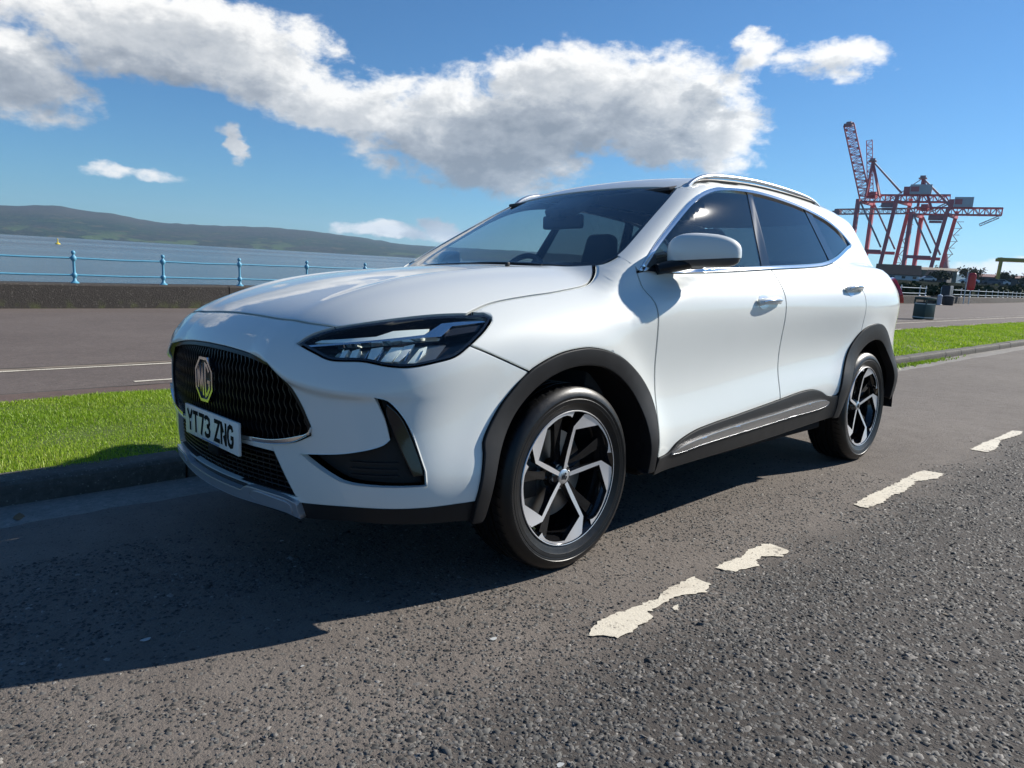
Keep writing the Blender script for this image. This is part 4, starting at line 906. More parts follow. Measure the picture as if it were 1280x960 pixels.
# wing: top edge along the bonnet
HFs = t2s(HFt, .02); HEADs = front2side(HEAD[5:9]); ht = front2side(catmull(HEAD[2:6], .02)); ht = [p for p in ht if p[0] > -.40]
PIL = [(.458, 1.095), (.462, 1.115), (.455, 1.126), (.469, 1.163), (.455, 1.167)]
WSs = [(.356, 1.124), (.38, 1.131), (.411, 1.145), (.453, 1.166)]
AOw = AO[5:]
wing_L = loop(HFs, [HFs[-1]]+ht[:], [ht[-1]]+HEADs[1:], [HEADs[-1]]+SEAM[1:], [SEAM[-1]]+catmull(AO, .02)[int(np.argmin(np.linalg.norm(catmull(AO, .02)-np.array(AO[5]), axis=1)))+1:].tolist(), [AO[-1], (.489, .352)], [(.489, .352)]+D1[-2::-1], [D1[0], (.466, 1.118)], [(.466, 1.118), (.453, 1.166)], WSs[::-1], step=.02)
both('front_wing', patch('side', wing_L, sp=.026, gap=G, edge=.004), PAINT, car)
# roof edge line carried from above
ROFt = [(1.063, -.578), (1.14, -.574), (1.30, -.570), (1.6, -.566), (2.2, -.560), (2.8, -.535), (3.10, -.515)]
ROFs = t2s(ROFt, .03)
WSs2 = [(.453, 1.166), (.504, 1.195), (.763, 1.347), (.94, 1.447), (1.063, 1.514)]
xe = ROFs[-1][0]
quar_back = [(3.10, ROFs[-1][1]), (3.16, 1.40), (3.22, 1.28), (3.26, 1.18), (3.27, 1.05), (3.28, .90), (3.28, .70), (3.27, .5), (3.24, .34)]
ro_back = [tuple(p) for p in ro_d if p[0] >= 2.512 and p[1] > .34]
upper = DLO_L
dl_top = [tuple(p) for p in catmull(DLO[:13], .02)]
WStop = [(.453, -.718), (.504, -.714), (.763, -.655), (.94, -.612), (1.063, -.578)]
PD = lambda l, f: to_diag(f(np.array(l)))
w_d = PD(catmull(WStop, .02), from_top); cutA = [(1.063, 1.514), (1.090, 1.500), (1.111, 1.486)]
cut_d = [w_d[-1]]+PD([(1.090, 1.500)], from_side)+PD([DLO[4]], from_side); dl_d = PD(catmull(DLO[:5], .015)[::-1], from_side)
pil_L = loop(w_d, cut_d, dl_d, [dl_d[-1], PD([(.466, 1.118)], from_side)[0]], [PD([(.466, 1.118)], from_side)[0], w_d[0]], step=.012)
both('a_pillar', patch('diag', pil_L, sp=.014, flange=.012), PAINT, car)
top_s = [tuple(q) for q in np.array(dl_top) if q[0] > DLO[4][0]+.005]
side_L = loop([DLO[4], (1.090, 1.500), (1.063, 1.514)], [(1.063, 1.514)]+ROFs[1:], [ROFs[-1]]+quar_back[1:], [quar_back[-1], (3.17, .36)], [(3.17, .36)]+ro_back[::-1][1:]+[RD[-1]], RD[::-1], [RD[0]]+low_between(2.37, 2.87)+[DLO[12]], [DLO[12]]+top_s[::-1][1:]+[DLO[4]], step=.02)
both('side_frame', patch('side', side_L, sp=.03, gap=.0012, edge=.0), PAINT, car)
if False: both('fuel_flap_line', ribbon('side', [(2.80+.075*math.cos(t), .945+.075*math.sin(t)) for t in np.linspace(0, 2*np.pi, 25)], .0012, -.0004), MT['satin'], car)
# black cladding round the wheels and along the sill
AI = [(-.440, .30), (-.414, .42), (-.372, .524), (-.302, .622), (-.202, .702), (-.096, .745), (.02, .759), (.138, .742), (.243, .694), (.326, .625), (.388, .532), (.418, .42), (.426, .30)]
clad_f = loop([(-.488, .285), (-.482, .357)]+AO[1:], [AO[-1], (.470, .30)], [(.470, .30), (.408, .30)], AI[::-1], [AI[0], (-.448, .285)], [(-.448, .285), (-.488, .285)], step=.018)
arches = both('wheel_arch_trim', patch('side', clad_f, sp=.025, off=.010, flange=.05, edge=.005), PLAST, car)
RI = [(2.27, .33), (2.325, .45), (2.40, .58), (2.50, .68), (2.62, .745), (2.74, .765), (2.86, .74), (2.96, .675), (3.04, .585), (3.09, .48), (3.11, .36)]
clad_r = loop([(2.205, .33)]+RO[:-1]+[(3.18, .36)], [(3.18, .36), RI[-1]], RI[::-1], [RI[0], (2.205, .33)], step=.018)
both('wheel_arch_trim', patch('side', clad_r, sp=.025, off=.010, flange=.05, edge=.005), PLAST, car)
sill_L = loop(SILT, [SILT[-1], (2.215, .335)], [(2.215, .335), (1.556, .305), (.470, .285)], [(.470, .285), SILT[0]], step=.02)
sills = both('sill_cladding', patch('side', sill_L, sp=.03, off=.008, flange=.04, edge=.005), PLAST, car)
STRIP = [(.585, .353), (.673, .378), (.924, .403), (1.548, .431), (1.975, .451), (2.073, .447), (2.118, .434), (2.112, .420), (1.566, .390), (.805, .362), (.668, .352)]
both('sill_strip', patch('side', loop(STRIP[:7], STRIP[6:]+STRIP[:1], step=.02), sp=.02, off=.016, flange=.010, edge=.002), MT['strip'], {-1: sills[0], 1: sills[1]})
under_L = loop([(-.30, .262), (3.1, .262)], [(3.1, .262), (3.1, .31)], [(3.1, .31), (-.3, .29)], [(-.3, .29), (-.3, .262)], step=.05)
# --- glazing
both('window_trim', patch('side', DLO_L, [inset(DLO_L, .017)], sp=.03, off=.004, flange=.012, edge=.003), MT['chrome'], car)
GI = inset(DLO_L, .015); gx = lambda a, b, zz: a+(b-a)*(zz-1.16)/(1.545-1.16)
BPf = [(1.427, 1.10), (1.604, 1.58)]; BPr = [(1.518, 1.10), (1.655, 1.58)]
def clip_x(P, line, keep_left):
    (x0, z0), (x1, z1) = line; out = []; f = lambda q: (q[0]-(x0+(x1-x0)*(q[1]-z0)/(z1-z0)))*(1 if keep_left else -1)
    n = len(P)
    for i in range(n):
        a, b = P[i], P[(i+1) % n]; fa, fb = f(a), f(b)
        if fa <= 0: out.append(tuple(a))
        if (fa <= 0) != (fb <= 0): t = fa/(fa-fb); out.append(tuple(a+(b-a)*t))
    return np.array(out)
CPf = [(2.300, 1.10), (2.318, 1.58)]; CPr = [(2.455, 1.10), (2.330, 1.58)]
CPf = [(2.36, 1.10), (2.235, 1.58)]; CPr = [(2.485, 1.10), (2.315, 1.58)]
gf = clip_x(GI, BPf, True); gr = clip_x(clip_x(GI, BPr, False), CPf, True); gq = clip_x(GI, CPr, False); bp = clip_x(clip_x(GI, BPf, False), BPr, True); cp = clip_x(clip_x(GI, CPf, False), CPr, True)
both('window', patch('side', gf, sp=.04, off=-.006, flange=0), MT['glass_side'], doors_f)
both('window', patch('side', gr, sp=.04, off=-.006, flange=0), MT['glass_tint'], doors_r)
both('quarter_window', patch('side', gq, sp=.04, off=-.006, flange=0), MT['glass_tint'], car)
both('door_pillar', patch('side', bp, sp=.04, off=-.002, flange=.01), GLOSS, doors_f)
both('door_pillar', patch('side', cp, sp=.04, off=-.002, flange=.01), GLOSS, doors_r)
WS = [(.358, -.672), (.38, -.695), (.411, -.709), (.453, -.718), (.504, -.714), (.763, -.655), (.94, -.612), (1.063, -.578)]
WT = [(1.063, -.578), (1.055, -.467), (1.035, -.30), (1.02, -.15), (1.015, 0)]
WB = [(.358, -.672), (.325, -.60), (.30, -.5), (.262, -.3), (.235, 0)]
ws_L = loop(WS, WT, yflip(WT), yflip(WS), yflip(WB)[::-1][::-1] if False else [(a, -b) for a, b in WB], WB[::-1], step=.02)
d = patch('top', ws_L, sp=.04, off=-.004, flange=0); mesh_obj('windscreen', *d[:2], MT['glass'], car, d[2])
wsi = inset(ws_L, .022); d = patch('top', inset(ws_L, -.004), [wsi], sp=.04, off=-.008, flange=.01); mesh_obj('windscreen_seal', *d[:2], DARK, car, d[2])
cowl = loop(HREAR[::-1], yflip(HREAR)[::-1][::-1] if False else [HREAR[0], (.358, -.672)], [(.358, -.672)]+WB[1:], [(a, -b) for a, b in WB[::-1]], [(.358, .672), (.356, .668)], [(a, -b) for a, b in HREAR], step=.02)
d = patch('top', cowl, sp=.03, off=-.012, flange=.02); mesh_obj('cowl_panel', *d[:2], PLAST, car, d[2])
roof_L = loop(WT, [(a, -b) for a, b in WT[::-1]], [(a, -b) for a, b in ROFt], [(3.10, .515), (3.20, .3), (3.23, 0), (3.20, -.3), (3.10, -.515)], ROFt[::-1], step=.03)
d = patch('top', roof_L, sp=.05, gap=.0012); mesh_obj('roof', *d[:2], PAINT, car, d[2])
# --- tail: tailgate, rear glass, lamps, bumper (seen only from the side)
def s2r(l): P = from_side(np.array(l)); return [(float(np.arctan2(p[1], p[0]-XR)*RA), float(p[2])) for p in P]
qb = s2r(catmull(quar_back[3:], .03)); 
tail_L = loop(qb, [qb[-1], (0, .36)], [(0, .36), (-qb[-1][0], qb[-1][1])], mir2(qb), [(-qb[0][0], qb[0][1]), (0, 1.19)], [(0, 1.19), qb[0]], step=.03)
d = patch('rear', tail_L, sp=.04, gap=.001); tail = mesh_obj('tailgate', *d[:2], PAINT, car, d[2])
d = patch('rear', loop([(-.85, .25), (.85, .25)], [(.85, .25), (.95, .40)], [(.95, .40), (-.95, .40)], [(-.95, .40), (-.85, .25)], step=.04), sp=.05, off=.006, flange=.03); mesh_obj('rear_valance', *d[:2], PLAST, tail, d[2])
tl = loop([(-1.02, 1.03), (-1.0, 1.09), (-.95, 1.135), (-.80, 1.145), (-.55, 1.12)], [(-.55, 1.12), (-.55, 1.06)], [(-.55, 1.06), (-.75, 1.04), (-.9, 1.0), (-.98, .985), (-1.02, 1.03)], step=.02)
both('tail_lamp', patch('rear', tl, sp=.025, off=.022, flange=.03, edge=.006), MT['red'], car)
rg = loop([(3.17, -.50), (3.22, -.3), (3.25, 0), (3.22, .3), (3.17, .50)], [(3.17, .50), (3.40, .58)], [(3.40, .58), (3.47, .3), (3.49, 0), (3.47, -.3), (3.40, -.58)], [(3.40, -.58), (3.17, -.50)], step=.03)
d = patch('top', rg, sp=.05, off=.002, flange=.01); mesh_obj('rear_window', *d[:2], MT['glass_tint'], car, d[2])
# --- dark strips added behind the panel gaps so they read as shade
for ln in (D1, D2[:-1], RD, SEAM): both('gap_shade_strip', ribbon('side', ln), DARK, car)
both('gap_shade_strip', ribbon('top', HFt, .007, .010), DARK, car)
hs = ribbon('front', HOOD_front+mir2(HOOD_front)[1:] if False else HOOD_front); both('bonnet_shade_strip', hs, DARK, car)
# --- underbody, wheel wells
bm = bmesh.new(); box_bm(bm, (-.50, -.56, .235), (3.25, .56, .40)); box_bm(bm, (.47, -.86, .262), (2.2, .86, .36)); box_bm(bm, (-.80, -.46, .275), (-.45, .46, .33)); box_bm(bm, (3.2, -.7, .30), (3.45, .7, .45))
bm_obj('underbody', bm, DARK, car, smooth=False, bevel=.01, seg=1)
for xc in (0., 2.72):
    a = np.linspace(-.10, np.pi+.10, 40); r = .415
    for s in (-1, 1):
        r = .43; ring = [(xc+r*math.cos(t), .345+r*math.sin(t)) for t in a]; n = len(ring)
        V = [(x, s*.935 if False else s*.925, z) for x, z in ring]+[(x, s*.54, z) for x, z in ring]
        f = [(i, i+1, n+i+1, n+i) for i in range(n-1)]; V.append((xc, s*.54, .345)); f += [(n+i, n+i+1, 2*n) for i in range(n-1)]
        mesh_obj('wheel_well', np.array(V), f, DARK, car, None)
# --- wheels
TY = .343
def tyre_data():
    h = .1175; prof = [(.235, -.085), (.243, -.098), (.262, -.1085), (.275, -.1120), (.2765, -.1130), (.279, -.1130), (.2805, -.1135), (.290, -.1152), (.292, -.1142), (.294, -.1152), (.300, -.1158), (.3015, -.1172), (.306, -.1165), (.318, -.112), (.330, -.103), (.3385, -.092), (.342, -.080)]
    half = prof; tread = []
    for y in (-.062, -.034, 0.0 if False else None, ):
        pass
    g = []
    for yc in (-.052, -.018, .018, .052): g += [(.3432, yc-.0055), (.3355, yc-.0045), (.3355, yc+.0045), (.3432, yc+.0055)]
    p = half+g+[(r, -y) for r, y in half[::-1]]
    return lathe_data(p, 96)
tyre_me = None
def spoke_poly():
    pts = [(.030, 14), (.060, 7.8), (.100, 5), (.150, 3.1), (.188, 2.2), (.2385, -8)]
    pts += [(.2425, a) for a in np.arange(-13, -64, -4)]+[(.2425, -66.5), (.222, -64.5), (.229, -61.5), (.2345, -57), (.2355, -52), (.2352, -46), (.234, -40), (.2330, -31.0), (.177, -2.4), (.130, -3.6), (.100, -5.2), (.060, -8.2), (.030, -15)]
    return [(r*math.cos(R(a)), r*math.sin(R(a)), r) for r, a in pts]
def build_wheel(parent_loc, side, phase, steer=0.):
    w = empty('wheel', parent_loc, (0, 0, steer), car); out = -1 if side < 0 else 1
    fl = lambda d: (np.array(d[0])*[1, -out*1.0, 1] if out > 0 else np.array(d[0]), d[1], None)
    # built with the outside towards -y
    ty = solid('tyre', tyre_data(), MT['rubber'], w, ang=28)
    sip = []                                          # tread blocks' cross grooves on the shoulders
    for k in range(64):
        a = 2*np.pi*k/64
        for s in (-1, 1):
            P = [(.3445*math.cos(a+.012*j), s*(.066+.026*j/2), .3445*math.sin(a+.012*j)) for j in range(3)]; P.append((.3405*math.cos(a+.036), s*.1005, .3405*math.sin(a+.036)))
            V = np.array(P); t = np.array([-math.sin(a), 0, math.cos(a)])*.0022; n = len(V)
            sip.append((np.vstack([V+t, V-t]), [(i, i+1, n+i+1, n+i) for i in range(n-1)], None))
    q = merge(sip); mesh_obj('tread_grooves', q[0], q[1], DARK, ty, None)['kind'] = 'stuff'
    rim = solid('rim', lathe_data([(.2475, -.094), (.2485, -.103), (.2455, -.1065), (.2425, -.103), (.238, -.092), (.226, -.075), (.220, -.03), (.212, .06), (.215, .09)], 96), GLOSS, w, ang=30)
    solid('rim_edge', lathe_data([(.2445, -.1066), (.2470, -.1072), (.2490, -.1040)], 96), MT['alloy'], rim)
    pts = spoke_poly(); n = len(pts)
    dep = lambda r: -.070-.031*min(1, (r/.235))**1.3
    for k in range(5):
        a = phase+k*2*np.pi/5; ca, sa = math.cos(a), math.sin(a)
        top = [(x*ca-z*sa, dep(r)-.001, x*sa+z*ca) for x, z, r in pts]; bot = [(x*ca-z*sa, dep(r)+.030-.012*(r/.24), x*sa+z*ca) for x, z, r in pts]
        # triangulate the outline in the wheel plane with inner points so the concave face follows
        P2 = np.array([(x, z) for x, z, r in pts]); gx = []
        tri = delaunay_2d_cdt([Vector(q) for q in P2], [(i, (i+1) % n) for i in range(n)], [list(range(n))], 1, 1e-7)
        V2 = np.array([tuple(v) for v in tri[0]]); rr = np.hypot(V2[:, 0], V2[:, 1])
        Vt = [(x*ca-z*sa, dep(r)-.001, x*sa+z*ca) for (x, z), r in zip(V2, rr)]
        face = solid('spoke', (np.array(Vt), [tuple(f) for f in tri[2]], None), MT['alloy'], w)
        if np.mean([p.normal.y for p in face.data.polygons]) > 0: face.data.flip_normals()
        sv = np.array([(x*.999, y+.0004, z*.999) for x, y, z in top]+bot); sf = [(i, (i+1) % n, n+(i+1) % n, n+i) for i in range(n)]
        solid('spoke_side', (sv, sf, None), GLOSS, face)
        # thin back spokes in gloss black between the bright ones
        b = a+R(18); V = []
        for r, hw in ((.03, .02), (.12, .014), (.225, .022)):
            for sg in (-1, 1): V.append((r*math.cos(b)-sg*hw*math.sin(b), dep(r)+.030, r*math.sin(b)+sg*hw*math.cos(b)))
        bk = np.array(V+[(x, y+.02, z) for x, y, z in V]); solid('back_spoke', (bk, [(0, 1, 3, 2), (2, 3, 5, 4), (0, 2, 8, 6), (2, 4, 10, 8), (1, 7, 9, 3), (3, 9, 11, 5)], None), GLOSS, w)
    solid('hub', lathe_data([(.0001, -.069), (.030, -.069), (.040, -.066), (.052, -.050), (.056, -.02)], 40), GLOSS, w)
    solid('hub_cap', lathe_data([(.0001, -.0745), (.024, -.0745), (.0275, -.0725), (.0285, -.068)], 40), MT['satin'], w)
    ml = [[(-.012, -.010), (-.012, .010), (-.007, -.008), (-.002, .012), (-.001, -.012)], [(.012, .007), (.006, .012), (.003, 0), (.006, -.012), (.012, -.007), (.012, -.001), (.008, -.001)]]
    solid('hub_letters', flat_strokes(ml, .0028, .0012, Matrix(((1, 0, 0, 0), (0, 0, -1, -.0745), (0, 1, 0, 0), (0, 0, 0, 1)))), DARK, w)
    for k in range(5):
        a = phase+R(36)+k*2*np.pi/5; solid('wheel_nut', (lathe_data([(.0001, -.060), (.009, -.060), (.010, -.045)], 6)[0]+np.array([.041*math.cos(a), 0, .041*math.sin(a)]), lathe_data([(.0001, 0), (.009, 0), (.010, 0)], 6)[1], None), MT['satin'], w)
    solid('brake_disc', lathe_data([(.06, -.005), (.165, -.005), (.165, .015), (.06, .015)], 48), MT['disc'], w)
    bm = bmesh.new(); box_bm(bm, (-.19, -.03, -.07), (-.09, .05, .07)); bm_obj('brake_caliper', bm, MT['plastic'], w, bevel=.012)
    if out > 0: w.rotation_euler = (0, 0, math.pi+steer)
    return w
build_wheel((0, -.797, TY), -1, R(153), 0.0)
build_wheel((2.72, -.797, TY), -1, R(90), 0.0)
build_wheel((0, .797, TY), 1, R(40)); build_wheel((2.72, .797, TY), 1, R(10))
# --- door mirrors
def superq(a, b, c, e1, e2, nu=28, nv=16, taper=0.):
    V = []; f = []
    sg = lambda w, m: np.sign(w)*np.abs(w)**m
    for j in range(nv+1):
        ph = -np.pi/2+np.pi*j/nv
        for i in range(nu):
            th = 2*np.pi*i/nu; x = a*sg(math.cos(ph), e1)*sg(math.cos(th), e2); y = b*sg(math.cos(ph), e1)*sg(math.sin(th), e2); z = c*sg(math.sin(ph), e1)
            k = 1+taper*x/a; V.append((x, y*k, z*k))
    for j in range(nv):
        for i in range(nu): q = j*nu+i; q1 = j*nu+(i+1) % nu; f.append((q, q1, q1+nu, q+nu))
    return np.array(V), f, None
ax = Vector((.155, -.215, .0)).normalized(); dp = Vector((ax.y, -ax.x, 0))   # outwards, forward
def mirror_local(u, v, w, c=(.745, -.938, 1.186)): return (c[0]+ax.x*u+dp.x*v, c[1]+ax.y*u+dp.y*v, c[2]+w)
mirs = {s: empty('door_mirror', parent=car) for s in (-1, 1)}
V, f, _ = superq(.150, .080, .072, .62, .58, 40, 24, -.12)
# rear (negative v) is flattened for the glass
V[:, 1] = np.where(V[:, 1] < -.045, -.045+(V[:, 1]+.045)*.15, V[:, 1]); V[:, 2] += .012*(1-(V[:, 0]/.145)**2)-.006
up = np.array([mirror_local(*q) for q in V]); cut = 1.157
def halves(data, z0, up):
    bm = bmesh.new(); vs = [bm.verts.new(q) for q in data[0]]
    for q in data[1]:
        try: bm.faces.new([vs[i] for i in q])
        except ValueError: pass
    bmesh.ops.remove_doubles(bm, verts=bm.verts, dist=1e-5)
    bmesh.ops.bisect_plane(bm, geom=bm.verts[:]+bm.edges[:]+bm.faces[:], plane_co=z0[0], plane_no=z0[1], clear_inner=up, clear_outer=not up)
    v = np.array([tuple(q.co) for q in bm.verts]); bm.verts.index_update(); ff = [tuple(q.index for q in fc.verts) for fc in bm.faces]; bm.free(); return v, ff, None
pn = (Vector(mirror_local(0, 0, -.030)), Vector((-.06*ax.x, -.06*ax.y, 1)).normalized())
for s in (-1, 1):
    k = np.array([1, 1 if s < 0 else -1, 1])
    a = halves((up, f, None), pn, True); o = solid('mirror_cap', (a[0]*k, a[1], None), PAINT, mirs[s], ang=60)
    cen = np.array(mirror_local(0, 0, 0)); b = halves((cen+(up-cen)*.975, f, None), pn, False); solid('mirror_base', (b[0]*k, b[1], None), MT['mirror_shade'], mirs[s], ang=60)
    g = np.array([mirror_local(.125*math.cos(t)*(1 if abs(math.cos(t)) < .7 else .98), -.0595, .010+.060*math.sin(t)) for t in np.linspace(0, 2*np.pi, 33)[:-1]]); solid('mirror_glass', (g*k, [tuple(range(32))], None), MT['mirror'], mirs[s])
    arm = tube_data([np.array((.575, -.825, 1.112)), np.array((.620, -.860, 1.125)), np.array(mirror_local(-.06, .01, -.045)), np.array(mirror_local(0, .01, -.045))], [.030, .034, .036, .030], 14, squash=(1.5, .75)); solid('mirror_arm', (arm[0]*k, arm[1], None), PLAST, mirs[s])
mirs[1].location = (.10, -.06, -.02)
tri = loop([(.492, 1.112), (.60, 1.112)], [(.60, 1.112), (.60, 1.19)], [(.60, 1.19), (.492, 1.112)], step=.02)
both('mirror_sail', patch('side', tri, sp=.03, off=.003, flange=.01), GLOSS, mirs)
# --- door handles
for nm, dr, (hx, hz) in (('f', doors_f, (1.365, .985)), ('r', doors_r, (2.372, 1.058))):
    cup = smooth_loop([(hx-.045+.05*math.cos(t), hz+.036*math.sin(t)) for t in np.linspace(0, 2*np.pi, 13)[:-1]], .01)
    cups = both('handle_cup', patch('side', cup, sp=.02, off=.0012, flange=.002), MT['satin'], dr)
    line = [(hx-.105, hz-.004), (hx-.06, hz+.001), (hx, hz+.003), (hx+.06, hz+.004), (hx+.105, hz+.004)]; P = from_side(catmull(line, .02)); N = FN(P); n = len(P)
    lift = .034*np.sin(np.linspace(.12, np.pi-.12, n))**.5; Pt = P+N*lift[:, None]-N*.004
    t = tube_data(Pt, .0165*np.ones(n), 14, squash=(.62, 1.0))
    for s in (-1, 1): solid('handle', (t[0]*np.array([1, 1 if s < 0 else -1, 1]), t[1], None), PAINT, dr[s], ang=50)
    t2 = tube_data(Pt[1:-1]+N[1:-1]*.0095, .0055, 8)
    for s in (-1, 1): solid('handle_chrome', (t2[0]*np.array([1, 1 if s < 0 else -1, 1]), t2[1], None), MT['chrome'], dr[s], ang=50)
# --- roof rails
rlx = np.array([(1.10, -.596), (1.14, -.597), (1.20, -.598), (1.30, -.599), (1.69, -.599), (2.1, -.594), (2.42, -.585), (2.55, -.578), (2.62, -.574)]); rlz = from_top(rlx)[:, 2]+np.array([-.006, .010, .022, .030, .034, .032, .024, .010, -.008])
rl = catmull(np.column_stack([rlx, rlz]), .03)
rl[:, 2] -= .006; t = tube_data(rl, .0118, 12, squash=(1.0, .9))
both('roof_rail', (t[0], t[1], None), MT['satin'], car)
ft0 = tube_data(catmull([(1.12, -.592, 1.556), (1.30, -.594, 1.590), (1.40, -.594, 1.598)], .03), [.018]*2+[.012]*max(0, len(catmull([(1.12, -.592, 1.556), (1.30, -.594, 1.590), (1.40, -.594, 1.598)], .03))-2), 8)
rs = from_top(rlx[1:-1])+np.array([0, 0, .004]); ft = tube_data(catmull(rs, .03), .009, 8, squash=(1.2, .9)); both('rail_base', (ft[0], ft[1], None), PLAST, car)
# --- interior
inn = empty('cabin_interior', parent=car)
d = patch('top', inset(roof_L, .01), sp=.08, off=-.035, flange=0); mesh_obj('roof_lining', *d[:2], MT['liner'], inn, d[2])
both('pillar_lining', patch('side', inset(side_L, .006), sp=.06, off=-.03, flange=0), MT['trim'], inn)
both('door_lining', patch('side', inset(doorf_L, .004), sp=.08, off=-.06, flange=0), MT['trim'], inn); both('door_lining', patch('side', inset(doorr_L, .004), sp=.08, off=-.06, flange=0), MT['trim'], inn)
bm = bmesh.new()
pr = [(.30, 1.075), (.50, 1.100), (.70, 1.105), (.86, 1.085), (.92, 1.03), (.90, .92), (.80, .80), (.75, .50), (.2, .50)]
for y in (-.74, .74):
    pass
A = [bm.verts.new((x, -.76, z)) for x, z in pr]; B = [bm.verts.new((x, .76, z)) for x, z in pr]; bm.faces.new(A); bm.faces.new(B[::-1])
for i in range(len(pr)): j = (i+1) % len(pr); bm.faces.new((A[j], A[i], B[i], B[j]))
bmesh.ops.recalc_face_normals(bm, faces=bm.faces); bm_obj('dashboard', bm, MT['trim'], inn, bevel=.015)
bm = bmesh.new(); box_bm(bm, (.66, .20, 1.09), (.84, .54, 1.145)); bm_obj('instrument_hood', bm, MT['trim'], inn, bevel=.025, seg=3)
bm = bmesh.new(); box_bm(bm, (.80, -.14, 1.06), (.83, .14, 1.16)); bm_obj('centre_screen', bm, GLOSS, inn, bevel=.008)
def seat(y, x0):
    s = empty('seat', (x0, y, .48), parent=inn)
    bm = bmesh.new(); box_bm(bm, (-.28, -.25, 0), (.28, .25, .16)); bm_obj('seat_cushion', bm, MT['seat'], s, bevel=.05, seg=3)
    bm = bmesh.new(); box_bm(bm, (-.07, -.25, 0), (.07, .25, .66), Matrix.Translation((.24, 0, .08)) @ Matrix.Rotation(R(16), 4, 'Y'))
    for v in bm.verts:
        if v.co.z > .4: v.co.y *= .80
    bm_obj('seat_back', bm, MT['seat'], s, bevel=.045, seg=3)
    bm = bmesh.new(); box_bm(bm, (-.055, -.135, 0), (.055, .135, .235), Matrix.Translation((.425, 0, .665)) @ Matrix.Rotation(R(10), 4, 'Y'))
    for v in bm.verts:
        if v.co.z > .8: v.co.y *= .72
    bm_obj('head_restraint', bm, MT['seat'], s, bevel=.04, seg=3)
seat(-.37, 1.22); seat(.37, 1.20)
bm = bmesh.new(); box_bm(bm, (2.0, -.66, .42), (2.5, .66, .58)); box_bm(bm, (2.48, -.66, .5), (2.62, .66, 1.10)); bm_obj('rear_bench', bm, MT['seat'], inn, bevel=.04, seg=2)
for y in (-.38, .38):
    bm = bmesh.new(); box_bm(bm, (2.55, y-.12, 1.08), (2.64, y+.12, 1.24)); bm_obj('rear_head_restraint', bm, MT['seat'], inn, bevel=.035, seg=3)
bm = bmesh.new(); box_bm(bm, (.3, -.72, .30), (3.3, .72, .34)); bm_obj('cabin_floor', bm, DARK, inn, smooth=False)
bm = bmesh.new(); box_bm(bm, (.25, -.62, .32), (.30, .62, 1.02)); bm_obj('bulkhead', bm, DARK, inn, smooth=False)
# steering wheel on the right-hand side
t = np.linspace(0, 2*np.pi, 41); tl_ = math.radians(24)
st = np.array([(.93+.185*math.sin(a)*math.sin(tl_), .37+.185*math.cos(a), 1.045+.185*math.sin(a)*math.cos(tl_)) for a in t])
sw = tube_data(st, .016, 10, cap=False); swo = solid('steering_wheel', sw, MT['trim'], inn)
bm = bmesh.new(); box_bm(bm, (.90, .29, 1.0), (.945, .45, 1.09)); box_bm(bm, (.905, .20, 1.03), (.925, .54, 1.055)); bm_obj('wheel_hub', bm, MT['trim'], swo, bevel=.01)
# interior mirror
bm = bmesh.new(); box_bm(bm, (-.018, -.125, -.036), (.018, .125, .036), Matrix.Translation((.93, .035, 1.378)) @ Matrix.Rotation(R(8), 4, 'Z')); im = bm_obj('interior_mirror', bm, MT['trim'], inn, bevel=.014, seg=3)
bm = bmesh.new(); box_bm(bm, (.86, .0, 1.39), (.93, .07, 1.45)); bm_obj('mirror_stalk', bm, MT['trim'], im, bevel=.012)
bm = bmesh.new(); box_bm(bm, (-.10, -.11, -.022), (.10, .11, .022), Matrix.Translation((.955, 0, 1.462)) @ Matrix.Rotation(R(-27), 4, 'Y')); bm_obj('sensor_housing', bm, MT['trim'], inn, bevel=.012)
# sun visors
for y in (-.36, .36):
    bm = bmesh.new(); box_bm(bm, (-.08, -.20, -.008), (.08, .20, .008), Matrix.Translation((1.10, y, 1.525)) @ Matrix.Rotation(R(-12), 4, 'Y')); bm_obj('sun_visor', bm, MT['liner'], inn, bevel=.006)
# wiper blade and washer jet
wp = tube_data(from_top(catmull([(.285, -.45), (.255, -.2), (.235, .05), (.27, .35)], .04))-np.array([0, 0, .008]), .007, 6); solid('wiper', wp, PLAST, car)
bm = bmesh.new(); q = from_top(np.array([(.17, -.36)]))[0]; box_bm(bm, (q[0]-.008, q[1]-.008, q[2]-.004), (q[0]+.008, q[1]+.008, q[2]+.016)); bm_obj('washer_jet', bm, PLAST, car, bevel=.003)
# ---------------------------------------------------------------- sea wall and railings
def wall_top(x): return float(prom_z(x, wall_y(x)))+.51
def wall_at(az):                                    # where a bearing from the verge meets the wall
    xs = np.linspace(20, 200, 3000); a = np.degrees(np.arctan2(wall_y(xs)-CY, xs-CX)); return float(xs[int(np.argmin(np.abs(a-az)))])
wall = label(empty('sea_wall'), 'long low weathered concrete sea wall edging the promenade', 'wall')
edges = [-60+.87+8.0*k for k in range(0, 34)]
for a, b in zip(edges[:-1], edges[1:]):
    n = 5; V = []
    for x in np.linspace(a+.012, b-.012, n):
        y = float(wall_y(x)); zt = wall_top(x)+rng.normal(0, .004)
        for dy, dz in ((0, -1.0), (-.012, -.03), (.02, 0), (.62, .0), (.66, -.03), (.66, -3.2)): V.append((x, y+dy, zt+dz))
    m = 6; f = [(i*m+j, i*m+(j+1) % m, (i+1)*m+(j+1) % m, (i+1)*m+j) for i in range(n-1) for j in range(m)]+[tuple(range(m)), tuple(range((n-1)*m, n*m))[::-1]]
    solid('wall_block', (np.array(V), f, None), MT['wall'], wall, smooth=False)
MT['railblue'] = pmat('railing_blue', (.10, .315, .45), .42, spec=.5, var=.22, vscale=14, bump=.15, bscale=70)
